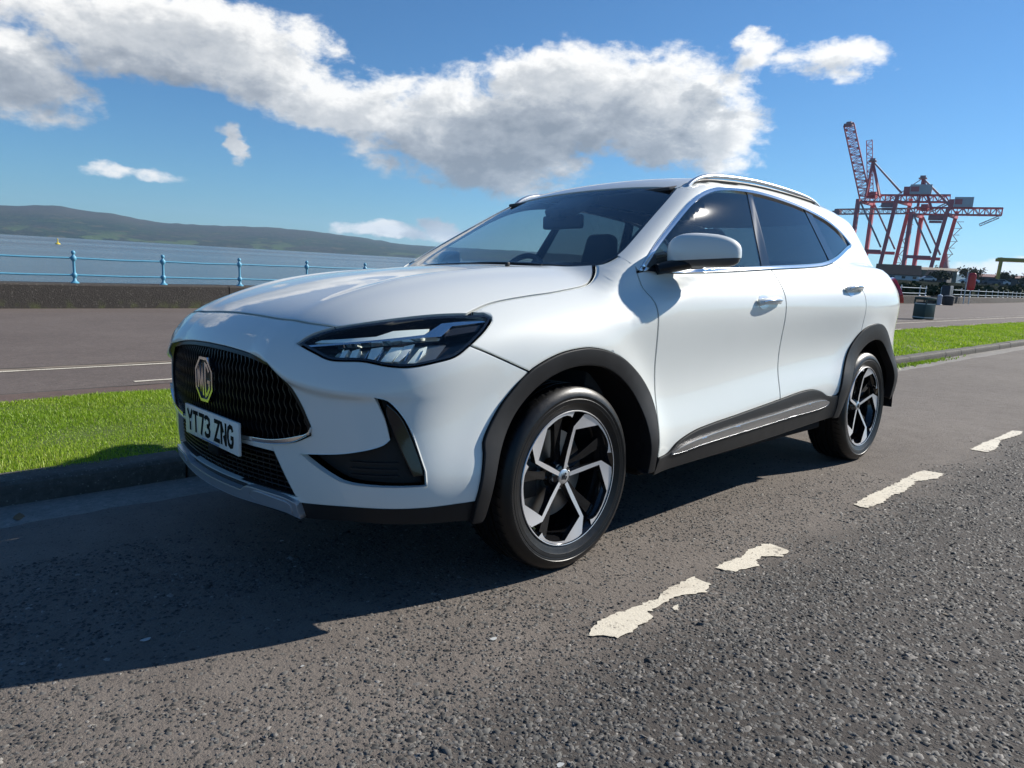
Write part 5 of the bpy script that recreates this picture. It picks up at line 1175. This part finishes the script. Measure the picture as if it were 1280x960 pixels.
MT['railwhite'] = pmat('railing_pale', (.52, .60, .64), .45, var=.15, vscale=10)
post_prof = [(.085, 0), (.085, .012), (.062, .030), (.040, .055), (.030, .095), (.030, .115), (.046, .132), (.052, .158), (.052, .182), (.044, .205), (.029, .222), (.026, .30), (.026, .44), (.031, .462), (.050, .482), (.057, .510), (.057, .535), (.046, .560), (.026, .578), (.022, .595), (.036, .612), (.042, .635), (.036, .660), (.018, .676), (.0005, .681)]
def post_mesh(seg, mat):
    v, f, _ = lathe_data([(r, h) for r, h in post_prof], seg); v = v[:, [0, 2, 1]]; o = solid('post', (v, f, None), mat); me = o.data; bpy.data.objects.remove(o); return me
def railing(xs, lab, mat, seg, grp):
    rt = label(empty('sea_railing'), lab, 'railing', grp); me = post_mesh(seg, mat)
    P = [(x, float(wall_y(x))+.28, wall_top(x)) for x in xs]
    for p in P:
        o = bpy.data.objects.new('post', me); COL.objects.link(o); o.parent = rt; o.location = p; o.rotation_euler = (rng.normal(0, .012), rng.normal(0, .012), 0)
    for h in (.170, .522):
        for a, b in zip(P[:-1], P[1:]):
            A = np.array(a)+[0, 0, h]; B = np.array(b)+[0, 0, h]; M = (A+B)/2-[0, 0, .006+rng.random()*.006]; t = tube_data([A, M, B], .0195, 8, cap=False); solid('rail', t, mat, rt)
    return rt
xg0, xg1 = wall_at(16.45), wall_at(15.55)
railing(list(np.arange(1.73-1.76*7, 30, 1.76)), 'sky blue cast iron railing with ball topped posts beside the open water', MT['railblue'], 16, None)
railing(list(np.arange(32, xg0, 3.2))+[xg0], 'pale railing along the wall before the dark cabinet', MT['railwhite'], 8, None)
railing([xg1]+list(np.arange(xg1+3.3, 150, 3.5)), 'pale railing with the red lifebuoy housing standing at it', MT['railwhite'], 8, None)
# ---------------------------------------------------------------- promenade furniture
def boxes(name, lst, mat, parent, bevel=.0, M=None):
    bm = bmesh.new()
    for lo, hi in lst: box_bm(bm, lo, hi)
    if M is not None: bmesh.ops.transform(bm, matrix=M, verts=bm.verts)
    return bm_obj(name, bm, mat, parent, smooth=bevel > 0, bevel=bevel)
binp = (26.6, 5.98); bz = float(prom_z(*binp))
lb = label(empty('litter_bin', (*binp, bz-.002), (0, 0, R(-22))), 'square dark green litter bin with pale bands standing on the promenade', 'bin')
lb.scale = (.82, .82, 1.0); bg_ = pmat('bin_green', (.020, .045, .036), .45, var=.2, vscale=6); bt = pmat('bin_band', (.50, .53, .48), .5, var=.15)
boxes('body', [((-.30, -.30, .02), (.30, .30, .56))], bg_, lb, .02); boxes('plinth', [((-.27, -.27, 0), (.27, .27, .03))], MT['dark'], lb)
hood_ = boxes('lid', [((-.31, -.31, .70), (.31, .31, .80))], bg_, lb, .025)
for sx in (-1, 1):
    for sy in (-1, 1): boxes('lid_post', [((sx*.285-.025, sy*.285-.025, .55), (sx*.285+.025, sy*.285+.025, .71))], bg_, lb)
boxes('liner', [((-.24, -.24, .40), (.24, .24, .62))], MT['dark'], lb)
for z0, z1 in ((.545, .585), (.06, .095)): boxes('band', [((-.306, -.306, z0), (.306, -.298, z1)), ((-.306, -.306, z0), (-.298, .306, z1))], bt, lb)
# dark cabinet and pale post at the break in the railing
xm = (xg0+xg1)/2; ym = float(wall_y(xm)); zc_ = wall_top(xm)-.51
cb = label(empty('utility_cabinet', (xm+.5, ym-.35, zc_), (0, 0, R(8))), 'dark boxy cabinet standing in the break of the railing', 'cabinet')
dk = pmat('cabinet_dark', (.028, .032, .040), .5, var=.2); boxes('carcass', [((-.75, -.25, .04), (.75, .25, 1.30))], dk, cb, .02); boxes('plinth', [((-.72, -.22, -.03), (.72, .22, .05))], MT['dark'], cb)
for sx in (-.37, .37): boxes('cabinet_door', [((sx-.34, -.262, .10), (sx+.34, -.246, 1.22))], dk, cb, .004)
bb = label(empty('black_bin', (xm-2.0, ym-1.2, float(prom_z(xm-2, ym-1.2))), (0, 0, .2)), 'small black tub standing in front of the dark cabinet', 'bin')
V, f, _ = lathe_data([(.001, 0), (.27, 0), (.30, .05), (.33, .50), (.35, .52), (.34, .60), (.18, .66), (.001, .67)], 20); solid('tub', (V[:, [0, 2, 1]], f, None), dk, bb); V, f, _ = lathe_data([(.335, .50), (.36, .51), (.36, .54), (.335, .55)], 20); solid('rim', (V[:, [0, 2, 1]], f, None), MT['plastic'], bb)
bo = label(empty('pale_bollard', (xm-3.2, ym-1.0, float(prom_z(xm-3.2, ym-1))), (0, 0, 0)), 'short pale grey bollard beside the small black tub', 'bollard')
V, f, _ = lathe_data([(.17, 0), (.17, .03), (.14, .05), (.13, .55), (.15, .58), (.12, .66), (.001, .70)], 20); solid('shaft', (V[:, [0, 2, 1]], f, None), pmat('bollard_grey', (.42, .47, .55), .5, var=.1), bo)
V, f, _ = lathe_data([(.19, -.01), (.19, .02), (.16, .03)], 20); solid('collar', (V[:, [0, 2, 1]], f, None), MT['conc'], bo)
# red lifebuoy housing on two legs
xl = wall_at(14.62); yl = float(wall_y(xl)); zl_ = wall_top(xl)-.51; red = pmat('lifebuoy_red', (.52, .025, .035), .35, var=.12, vscale=5)
lbh = label(empty('lifebuoy_housing', (xl, yl-.55, zl_), (0, 0, R(-62))), 'red lifebuoy housing on a pale post by the railing', 'lifebuoy housing')
V, f, _ = superq(.27, .14, .66, .45, .7, 28, 16); V[:, 2] += 1.72; solid('case', (V, f, None), red, lbh, ang=50)
V, f, _ = superq(.19, .05, .52, .5, .8, 24, 12); V[:, 2] += 1.72; V[:, 1] -= .12; solid('cover', (V, f, None), pmat('lifebuoy_orange', (.62, .06, .04), .4), lbh, ang=50)
for sx in (-.30, .05): solid('leg', tube_data([(sx, .12, -.02), (sx, .12, 2.45 if sx < 0 else 1.5)], .035, 8), MT['railwhite'], lbh)
# ---------------------------------------------------------------- the dock on the far side
NB = Vector((math.cos(R(16)), math.sin(R(16)), 0)); UB = Vector((math.sin(R(16)), -math.cos(R(16)), 0)); O0 = Vector((-1.876, -2.512, 0))
def dock(dist, u, z=0): return O0+NB*dist+UB*u+Vector((0, 0, z))
# bank behind the wall
azs = np.radians(np.linspace(-14, 26, 60)); ss = np.concatenate([np.linspace(0, 40, 14), np.linspace(50, 700, 20)]); V = []
for a in azs:
    ad = math.degrees(a); xw = wall_at(ad) if ad > 9 else None
    r0 = (math.hypot(xw-CX, float(wall_y(xw))-CY)+2.5) if xw else 118.
    for s in ss:
        r = r0+s; z = np.interp(r, [0, 60, 110, 150, 190, 260, 900], [-.3, -.25, .3, 1.5, 2.5, 2.8, 2.5]) if s > 0 else -3.0
        V.append((CX+r*math.cos(a), CY+r*math.sin(a), float(z)+.25*mn.noise(Vector((r*.1, a*40, 0)))*(s > 0)))
m = len(ss); bank = kind(mesh_obj('dock_bank', np.array(V), [(i*m+j, (i+1)*m+j, (i+1)*m+j+1, i*m+j+1) for i in range(len(azs)-1) for j in range(m-1)], pmat('bank_scrub', (.022, .026, .022), 1.0, spec=0., var=.6, vscale=.25)), 'structure')
MT['cranered'] = pmat('crane_red', (.58, .13, .14), .5, var=.22, vscale=.15); MT['cranegrey'] = pmat('crane_grey', (.36, .22, .23), .55, var=.2, vscale=.2); MT['cranewhite'] = pmat('crane_white', (.55, .52, .52), .5, var=.15, vscale=.3); MT['steel'] = pmat('far_steel', (.30, .32, .35), .5)
def beam(bm, A, B, w):
    A, B = Vector(A), Vector(B); d = (B-A); L = d.length
    M = Matrix.Translation((A+B)/2) @ d.to_track_quat('Z', 'Y').to_matrix().to_4x4(); box_bm(bm, (-w/2, -w/2, -L/2), (w/2, w/2, L/2), M)
def lattice(name, A, B, w, h, n, cw, mat, parent, updir=Vector((0, 0, 1)), side=None):
    """box truss from A to B"""
    A, B = Vector(A), Vector(B); d = (B-A).normalized(); s = (side or d.cross(updir)).normalized(); u = s.cross(d).normalized(); bm = bmesh.new()
    C4 = [s*w/2+u*h/2, -s*w/2+u*h/2, -s*w/2-u*h/2, s*w/2-u*h/2]
    for c in C4: beam(bm, A+c, B+c, cw)
    for i in range(n):
        p = A+(B-A)*(i/n); q = A+(B-A)*((i+1)/n)
        for a, b in ((0, 3), (1, 2), (0, 1), (3, 2)):
            x, y = (C4[a], C4[b]) if i % 2 else (C4[b], C4[a]); beam(bm, p+x, q+y, cw*.55)
    for i in range(n+1):
        p = A+(B-A)*(i/n)
        for a in range(4): beam(bm, p+C4[a], p+C4[(a+1) % 4], cw*.55)
    return bm_obj(name, bm, mat, parent, smooth=False)
def strut(name, pairs, w, mat, parent):
    r = []
    for A, B in pairs:
        bm = bmesh.new(); beam(bm, A, B, w); r.append(bm_obj(name, bm, mat, parent, smooth=False))
    return r
def crane(lab, dist, D, raised):
    """D: key points (across, height) of the near side frame; the far side frame stands gap metres along the quay"""
    base = dock(dist, D['l1'][0]); root = label(empty('container_crane', (0, 0, 0)), lab, 'crane', 'container cranes on the far quay')
    P = lambda k, dd=0., du=0.: dock(dist+dd, D[k][0]*dist/400+du, 1.146+(D[k][1]-1.146)*dist/400)
    q = dist/400; gap = 17.
    sides = ((0., 0.), (gap, D['gu']*q))
    gz = D['gz']; top = lambda u, dd=0: dock(dist+dd, u*q, gz*q)
    for dd, du in sides:
        strut('leg', [(dock(dist+dd, D['l1'][0]*q+du, -1), dock(dist+dd, D['l1'][0]*q+du, gz*q)), (dock(dist+dd, D['r0'][0]*q+du, -1), dock(dist+dd, D['r1'][0]*q+du, gz*q+2))], 1.7, MT['cranered'], root)
        strut('brace', [(dock(dist+dd, D['l1'][0]*q+du+.8, gz*q-1), dock(dist+dd, D['r0'][0]*q+du+.4, D['sz']*q+2))], .8, MT['cranegrey'], root)
        strut('portal_beam', [(dock(dist+dd, D['l1'][0]*q+du, D['sz']*q), dock(dist+dd, D['r0'][0]*q+du+.6, D['sz']*q))], 1.5, MT['cranered'], root)
        strut('sill_beam', [(dock(dist+dd, D['l1'][0]*q+du-1, 3.6), dock(dist+dd, D['r0'][0]*q+du+1, 3.6))], 1.4, MT['cranered'], root)
    for k in ('l1', 'r1'): strut('cross_beam', [(dock(dist, D[k][0]*q, gz*q-1), dock(dist+gap, D[k][0]*q+D['gu']*q, gz*q-1))], 1.4, MT['cranered'], root)
    mid = gap/2; mu = D['gu']*q/2
    lattice('girder', dock(dist+mid, D['g0']*q+mu, gz*q+1.2), dock(dist+mid, D['g1']*q+mu, gz*q+1.2), 5, 3.2, 16, .5, MT['cranered'], root)
    ap = dock(dist+mid, D['apex'][0]*q+mu, D['apex'][1]*q)
    for s in (-1, 1):
        off = NB*(5*s); strut('apex_leg', [(dock(dist+mid, D['l1'][0]*q+mu, gz*q+2)+off, ap), (dock(dist+mid, (D['l1'][0]+6)*q+mu, gz*q+2)+off*.8, ap)], .85, MT['cranered'], root)
        strut('back_stay', [(ap, dock(dist+mid, D['bs']*q+mu, gz*q+4)+off*.6)], .7, MT['cranegrey'], root)
    boxes('apex_platform', [((-1.8, -1.8, -.3), (1.8, 1.8, .1)), ((-1.0, -1.2, .1), (1.2, 1.2, 1.2)), ((-2.4, -.2, .1), (2.4, .2, .5))], MT['cranegrey'], root, M=Matrix.Translation(ap) @ Matrix.Rotation(R(16), 4, 'Z'))
    h0, h1 = D['house']; hz = gz*q+3
    Mh = Matrix.Translation(dock(dist+mid, (h0+h1)/2*q+mu, hz)) @ Matrix.Rotation(R(16-90), 4, 'Z'); L = (h1-h0)*q/2
    boxes('machine_house', [((-L*.55, -3.5, 0), (L, 3.5, 4.6))], MT['cranewhite'], root, M=Mh); boxes('winch_house', [((-L, -3.2, 0), (-L*.56, 3.2, 3.6))], MT['cranered'], root, M=Mh)
    boxes('house_panel', [((-L*.5, -3.56, 1.2), (L*.1, -3.51, 3.6))], MT['cranered'], root, M=Mh)
    boxes('operator_cab', [((-1.5, -1.5, -3.2), (1.5, 1.5, 0))], MT['cranered'], root, M=Matrix.Translation(dock(dist+mid, (D['l1'][0]+3.2)*q+mu, gz*q+4.4)))
    boxes('trolley', [((-3.6, -2, -2.2), (3.6, 2, 0)), ((-3, -1.2, -3.6), (2.4, 1.2, -2.6))], MT['cranegrey'], root, M=Matrix.Translation(dock(dist+mid, D['trol']*q+mu, gz*q-.8)) @ Matrix.Rotation(R(-74), 4, 'Z'))
    hinge = dock(dist+mid, D['g0']*q+mu, gz*q+1.2)
    tipz = dock(dist+mid, D['tip'][0]*q+mu, D['tip'][1]*q)
    lattice('boom', hinge, tipz, 4.6, 3.4 if raised else 2.4, 18, .5 if raised else .36, MT['cranered'] if raised else MT['cranegrey'], root, updir=NB if raised else Vector((0, 0, 1)))
    boxes('boom_tip', [((-1.5, -2.0, -1.0), (.6, 2.0, .5)), ((-.6, -1.2, .5), (.9, 1.2, 1.5))], MT['cranegrey'], root, M=Matrix.Translation(tipz))
    if raised: lattice('forestay_frame', dock(dist+mid, (D['l1'][0]+1.5)*q+mu, gz*q+4), dock(dist+mid, (D['l1'][0]-2.2)*q+mu, 72*q), 2.6, 2.0, 12, .25, MT['cranered'], root, updir=NB)
    else: strut('forestay', [(ap, dock(dist+mid, (D['tip'][0]*.45+D['g0']*.55)*q+mu, gz*q+3))], .35, MT['cranegrey'], root)
    # zig-zag stair on the land side leg
    bm = bmesh.new(); n = 9
    for i in range(n):
        za = 5+(gz*q-8)*i/n; zb = 5+(gz*q-8)*(i+1)/n; ul = D['r0'][0]*q+D['gu']*q+(D['r1'][0]-D['r0'][0])*q*(i/n)+1.2
        beam(bm, dock(dist+gap, ul+(0 if i % 2 else 2.4), za), dock(dist+gap, ul+(2.4 if i % 2 else 0), zb), .30); beam(bm, dock(dist+gap, ul-.4, zb), dock(dist+gap, ul+2.8, zb), .22)
    bm_obj('stair', bm, MT['cranegrey'], root, smooth=False)
    lattice('girder_end', dock(dist+mid, D['g1']*q+mu-1, gz*q-1.2), dock(dist+mid, D['g1']*q+mu-8, gz*q-5.0), 3, 1.0, 4, .2, MT['cranegrey'], root)
    for k, (uu) in enumerate((D['l1'][0], D['r0'][0])):
        for dd, du in sides: boxes('bogie', [((-3, -.9, -1.2), (3, .9, 1.8))], MT['cranered'], root, M=Matrix.Translation(dock(dist+dd, uu*q+du, 2.8)) @ Matrix.Rotation(R(16), 4, 'Z'))
    return root
crane('red container crane with its lattice boom raised steeply upright', 400, dict(l1=(-39.9, 42), r0=(-27.3, 3), r1=(-22.8, 46), gz=42.5, sz=17.3, g0=-40.5, g1=-3.4, gu=5.4, apex=(-39.3, 62), bs=-24.5, house=(-23.5, -11.5), trol=-29, tip=(-52.5, 80)), True)
crane('red container crane with its boom lowered level over the water', 400, dict(l1=(-15.8, 36), r0=(-5.5, 3), r1=(-.8, 40), gz=36.6, sz=15.3, g0=-17, g1=19.0, gu=4.0, apex=(-15.4, 53.4), bs=-2.5, house=(-3, 7.0), trol=-7, tip=(-52, 36.9)), False)
# sheds behind the wall
MT['slate'] = pmat('shed_roof', (.022, .026, .034), .95, spec=.1, var=.25, vscale=.8); MT['shedwall'] = pmat('shed_wall', (.62, .63, .63), .7, var=.2, vscale=.6); MT['tan'] = pmat('tan_cladding', (.21, .165, .11), .7, var=.2, vscale=.4); MT['darkshed'] = pmat('dark_cladding', (.06, .062, .066), .7, var=.3, vscale=.4); MT['pane'] = pmat('dark_pane', (.02, .024, .03), .15)
def shed(name, lab, dist, u0, u1, z0, ze, zr, depth, wm, rm, nwin=0, doors=0, rot=0.):
    root = label(empty(name, dock(dist, (u0+u1)/2, z0), (0, 0, R(16-90+rot))), lab, 'building'); L = (u1-u0)/2; h = ze-z0; r = zr-z0
    V = np.array([(-L, 0, -.6), (L, 0, -.6), (L, depth, -.6), (-L, depth, -.6), (-L, 0, h), (L, 0, h), (L, depth, h), (-L, depth, h), (-L, depth/2, r-.05), (L, depth/2, r-.05)])
    solid('wall', (V, [(0, 1, 5, 4), (1, 2, 6, 9, 5), (2, 3, 7, 6), (3, 0, 4, 8, 7)], None), wm, root, smooth=False)
    for s in (0, 1):
        ya, yb = (-.35, depth/2) if s == 0 else (depth+.35, depth/2); k = h-(r-h)*.35/(depth/2); V = np.array([(-L-.3, ya, k), (L+.3, ya, k), (L+.3, yb, r), (-L-.3, yb, r)]); V = np.vstack([V, V+[0, 0, .16]])
        solid('roof', (V, [(0, 1, 2, 3), (4, 5, 6, 7), (0, 1, 5, 4), (1, 2, 6, 5), (2, 3, 7, 6), (3, 0, 4, 7)], None), rm, root, smooth=False)
    for i in range(nwin):
        x = -L+(i+.5)*2*L/nwin; boxes('window', [((x-.45, -.06, h*.45), (x+.45, .02, h*.8))], MT['pane'], root)
    for i in range(doors):
        x = -L+(i+.3)*2*L/max(1, doors); boxes('door', [((x-.9, -.07, -.3), (x+.9, .02, h*.75))], MT['darkshed'], root)
    return root
shed('harbour_shed', 'white walled harbour shed with a long dark roof below the cranes', 230, -15.5, -4.6, 2.3, 4.25, 6.9, 9, MT['shedwall'], MT['slate'], 4, 1, 6)
shed('warehouse', 'tan clad warehouse standing behind the dark roofed shed', 300, -8, 5.2, 2.3, 7.2, 8.3, 18, MT['tan'], MT['tan'], 0, 3)
shed('brick_building', 'small dark building with pale gable beside the tan warehouse', 245, -3.6, 2.0, 2.3, 4.6, 6.2, 7, MT['darkshed'], MT['slate'], 3, 1, -10)
shed('dark_depot', 'long low dark depot building behind the parked cars', 330, 9, 34, 2.5, 6.3, 7.4, 14, MT['darkshed'], pmat('rusty_roof', (.16, .065, .055), .8, var=.3, vscale=.3), 8, 2)
# yellow gantry frame
yg = label(empty('yellow_gantry'), 'yellow steel gantry frame standing beyond the parked cars', 'gantry'); yel = pmat('gantry_yellow', (.52, .36, .06), .5, var=.2, vscale=.3)
for dd in (0, 7):
    strut('leg', [(dock(250+dd, u, 1.5), dock(250+dd, u+.2, 10.2)) for u in (14.6, 22.5)], .55, yel, yg); strut('beam', [(dock(250+dd, 13.6, 10.3), dock(250+dd, 27, 10.3))], .9, yel, yg)
strut('tie', [(dock(250, u, 10.6), dock(257, u, 10.6)) for u in (14.6, 22.5)], .5, yel, yg)
# stone spire
sp_ = label(empty('spire', dock(420, 1.8, 2)), 'slim grey spire rising between crane and lifebuoy housing', 'tower'); boxes('tower_base', [((-1.6, -1.6, -1), (1.6, 1.6, 9))], MT['steel'], sp_)
solid('spire_top', (np.array([(-1.7, -1.7, 9), (1.7, -1.7, 9), (1.7, 1.7, 9), (-1.7, 1.7, 9), (0, 0, 16.5)]), [(0, 1, 4), (1, 2, 4), (2, 3, 4), (3, 0, 4), (0, 1, 2, 3)], None), MT['steel'], sp_, smooth=False)
# far parked cars
def far_car(lab, dist, u, z, col, rot):
    root = label(empty('parked_car', dock(dist, u, z), (0, 0, R(16-90+rot))), lab, 'car', 'cars parked by the dock'); pm = pmat('far_paint', col, .3, coat=.6)
    pr = [(-2.1, .35), (-2.15, .62), (-1.95, .86), (-1.2, .92), (-.55, 1.38), (.75, 1.42), (1.55, .98), (2.05, .90), (2.12, .50), (2.05, .32)]
    n = len(pr); V = [(x, y*(.98 if z_ < 1 else .80), z_) for y in (-.86, .86) for x, z_ in pr]
    solid('body', (np.array(V), [tuple(range(n)), tuple(range(2*n-1, n-1, -1))]+[(i, (i+1) % n, n+(i+1) % n, n+i) for i in range(n)], None), pm, root, smooth=False)
    for s in (-1, 1):
        w = [(-1.05, .95), (-.50, 1.32), (.72, 1.36), (1.25, 1.0)]; solid('window', (np.array([(x, s*(.865-.16*(z_-.92)/.5+.012), z_) for x, z_ in w]), [(0, 1, 2, 3)], None), MT['pane'], root, smooth=False)
        for wx in (-1.35, 1.35):
            v, f, _ = lathe_data([(.001, -.1), (.20, -.1), (.33, -.08), (.33, .08), (.001, .1)], 16); solid('wheel', (v+np.array([wx, s*.78, .32]), f, None), MT['rubber'], root)
far_car('white estate car parked beyond the red lifebuoy housing', 205, 6.3, 2.62, (.62, .65, .70), 4)
far_car('dark blue car parked beside the pale car beyond the railing', 208, 11.2, 2.64, (.05, .07, .11), -4)
far_car('pale silver car parked nearest the yellow gantry', 216, 13.2, 2.66, (.45, .48, .52), 3)
far_car('white van parked at the gable of the dark roofed shed', 222, -2.8, 2.7, (.55, .55, .55), 20)
# dock trees: trunk and a crown of leaf clumps
def leaf_mat(nm, col):
    m, t, b, o = new_mat(nm); co = t.n.new('ShaderNodeTexCoord').outputs['Object']; n = t.noise(co, 1.2, 3)
    t.l.new(t.mix(n, tuple(c*.55 for c in col), tuple(c*1.5 for c in col)), b.inputs['Base Color']); b.inputs['Roughness'].default_value = .9; b.inputs['Specular IOR Level'].default_value = .1; return m
LEAF = [leaf_mat('dark_leaves', (.028, .042, .020)), leaf_mat('olive_leaves', (.055, .055, .022))]
def tree(lab, dist, u, z, h, w, mi, seed):
    r = np.random.default_rng(seed); root = label(empty('dock_tree', dock(dist, u, z)), lab, 'tree', 'trees along the dock')
    solid('trunk', tube_data([(0, 0, -.4), (.1, .05, h*.3), (.05, .1, h*.6)], [.22, .16, .08], 7), pmat('bark', (.06, .05, .04), .9), root)
    n = 700; c = r.normal(0, 1, (14, 3)); c /= np.linalg.norm(c, axis=1)[:, None]; c *= r.uniform(.3, .8, (14, 1)); k = r.integers(0, 14, n); P = (c[k]+r.normal(0, .2, (n, 3)))*[w/2, w/2, h*.36]+[0, 0, h*.60]; s = r.uniform(.18, .42, n)
    A = r.normal(0, 1, (n, 3)); A /= np.linalg.norm(A, axis=1)[:, None]; B = np.cross(A, r.normal(0, 1, (n, 3))); B /= np.linalg.norm(B, axis=1)[:, None]
    V = np.stack([P+A*s[:, None], P+B*s[:, None]*.6, P-A*s[:, None], P-B*s[:, None]*.6], 1).reshape(-1, 3); mesh_obj('crown', V, [(4*i, 4*i+1, 4*i+2, 4*i+3) for i in range(n)], LEAF[mi], root, smooth=False)
TR = [('low dark bushy tree beside the tan warehouse', 235, 1.0, 2.3, 4.2, 4.5, 0), ('round dark tree in front of the tan warehouse', 228, -.6, 2.3, 3.6, 4.0, 0), ('olive tree standing between warehouse and dark depot', 260, 7.2, 2.4, 6.0, 6.0, 1), ('broad olive tree beside the dark depot', 275, 9.8, 2.4, 6.4, 6.5, 1), ('dark tree standing before the red roofed depot', 285, 19, 2.5, 5.5, 6, 0), ('wide dark tree beneath the yellow gantry', 290, 25, 2.5, 5.2, 7, 0), ('thin dark tree rising behind the warehouse roof', 340, -1, 2.4, 8.5, 3.5, 0)]
for i, (lab, dist, u, z, h, w, mi) in enumerate(TR): tree(lab, dist, u, z, h, w, mi, 40+i)
# low hedge in front of the dock
r = np.random.default_rng(5); n = 40000; az_ = np.radians(r.uniform(4, 24, n)); r0_ = np.array([math.hypot(wall_at(q)-CX, float(wall_y(wall_at(q)))-CY) if q > 9 else 118. for q in np.arange(4, 25, .5)]); r0_ = np.interp(np.degrees(az_), np.arange(4, 25, .5), r0_); d_ = r0_+r.uniform(5, 30, n); z_ = (r.uniform(0, 1, n)**1.4*1.05-.1)*(d_-CX)*.0165*(.85+.25*np.sin(np.degrees(az_)*2.1)*np.sin(np.degrees(az_)*5.3))+.1
P = np.stack([CX+d_*np.cos(az_), CY+d_*np.sin(az_), z_], 1); A = r.normal(0, .17, (n, 3)); B = r.normal(0, .17, (n, 3)); V = np.stack([P+A, P+B, P-A, P-B], 1).reshape(-1, 3)
hd = kind(mesh_obj('scrub', V, [(4*i, 4*i+1, 4*i+2, 4*i+3) for i in range(n)], LEAF[0], None, smooth=False), 'stuff')
# channel buoy on the water
bd = Vector((math.cos(R(79.1)), math.sin(R(79.1)), 0))*430; by = label(empty('channel_buoy', (CX+bd.x, CY+bd.y, -2.6)), 'small yellow buoy floating on the water below the hills', 'buoy')
yb = pmat('buoy_yellow', (.62, .48, .06), .4); v, f, _ = lathe_data([(.001, -.5), (1.1, -.4), (1.25, .1), (1.0, .5), (.5, .8), (.001, .9)], 18); solid('float', (v[:, [0, 2, 1]], f, None), yb, by); v, f, _ = lathe_data([(.34, .75), (.22, 2.2), (.001, 2.3)], 12); solid('cage', (v[:, [0, 2, 1]], f, None), yb, by); solid('topmark', (superq(.35, .35, .35, 1, 1, 12, 8)[0]+np.array([0, 0, 2.5]), superq(.35, .35, .35, 1, 1, 12, 8)[1], None), yb, by)
# weeds and dry leaves caught in the gutter
r = np.random.default_rng(21)
for k in range(14):
    x = r.uniform(7.8, 13) if k < 10 else r.uniform(-1.5, 6); y = r.uniform(.95, 1.21); s = r.uniform(.025, .05); a = r.uniform(0, 6.28); V = []
    for j in range(6): t = j/5; wd = s*.42*math.sin(math.pi*min(1, t*1.05))+.001; V += [(x+math.cos(a)*(t-.5)*2*s-math.sin(a)*wd, y+math.sin(a)*(t-.5)*2*s+math.cos(a)*wd, .004+.008*abs(t-.5)), (x+math.cos(a)*(t-.5)*2*s+math.sin(a)*wd, y+math.sin(a)*(t-.5)*2*s-math.cos(a)*wd, .006+.010*abs(t-.5))]
    V = np.array(V); V[:, 2] += float(road_z(np.array(y)))
    lf = mesh_obj('fallen_leaf', V, [(2*j, 2*j+2, 2*j+3, 2*j+1) for j in range(5)], MT['leaf_dry'] if 'leaf_dry' in MT else MT.setdefault('leaf_dry', pmat('dry_leaf', (.16, .09, .035), .7, var=.4)), None)
    label(lf, 'dry brown leaf lying in the gutter by the kerb', 'leaf', 'dry leaves in the gutter')
V = []; n = 900; P = np.stack([np.concatenate([r.normal(8.9, .8, n//2), r.normal(10.4, .9, n//2)]), r.normal(1.15, .06, n), np.zeros(n)], 1); P[:, 1] = np.minimum(P[:, 1], 1.21); P[:, 2] = road_z(P[:, 1])+.004
s = r.uniform(.015, .05, n); a = r.uniform(0, 6.28, n); l = r.normal(0, .7, n); D_ = np.stack([np.cos(a)*l, np.sin(a)*l, np.ones(n)], 1)*s[:, None]; W_ = np.stack([-np.sin(a), np.cos(a), 0*a], 1)*.012
V = np.stack([P-W_, P+W_, P+D_], 1).reshape(-1, 3); wd = mesh_obj('gutter_weeds', V, [(3*i, 3*i+1, 3*i+2) for i in range(n)], MT['grass'], None, smooth=False); wd['kind'] = 'stuff'
# ---------------------------------------------------------------- the air between here and the far shore
hz = bpy.data.materials.new('haze_air'); hz.use_nodes = True; t = NT(hz.node_tree); t.n.clear(); ho = t.n.new('ShaderNodeOutputMaterial')
pv_ = t.node('ShaderNodeVolumePrincipled', {'Color': (.50, .74, 1.0, 1), 'Density': .000065, 'Anisotropy': .25}); t.l.new(pv_.outputs[0], ho.inputs['Volume'])
bm = bmesh.new(); box_bm(bm, (-9500, -9500, -5.0), (9500, 9500, 420)); hb = bm_obj('haze', bm, hz, None, smooth=False); hb['kind'] = 'stuff'
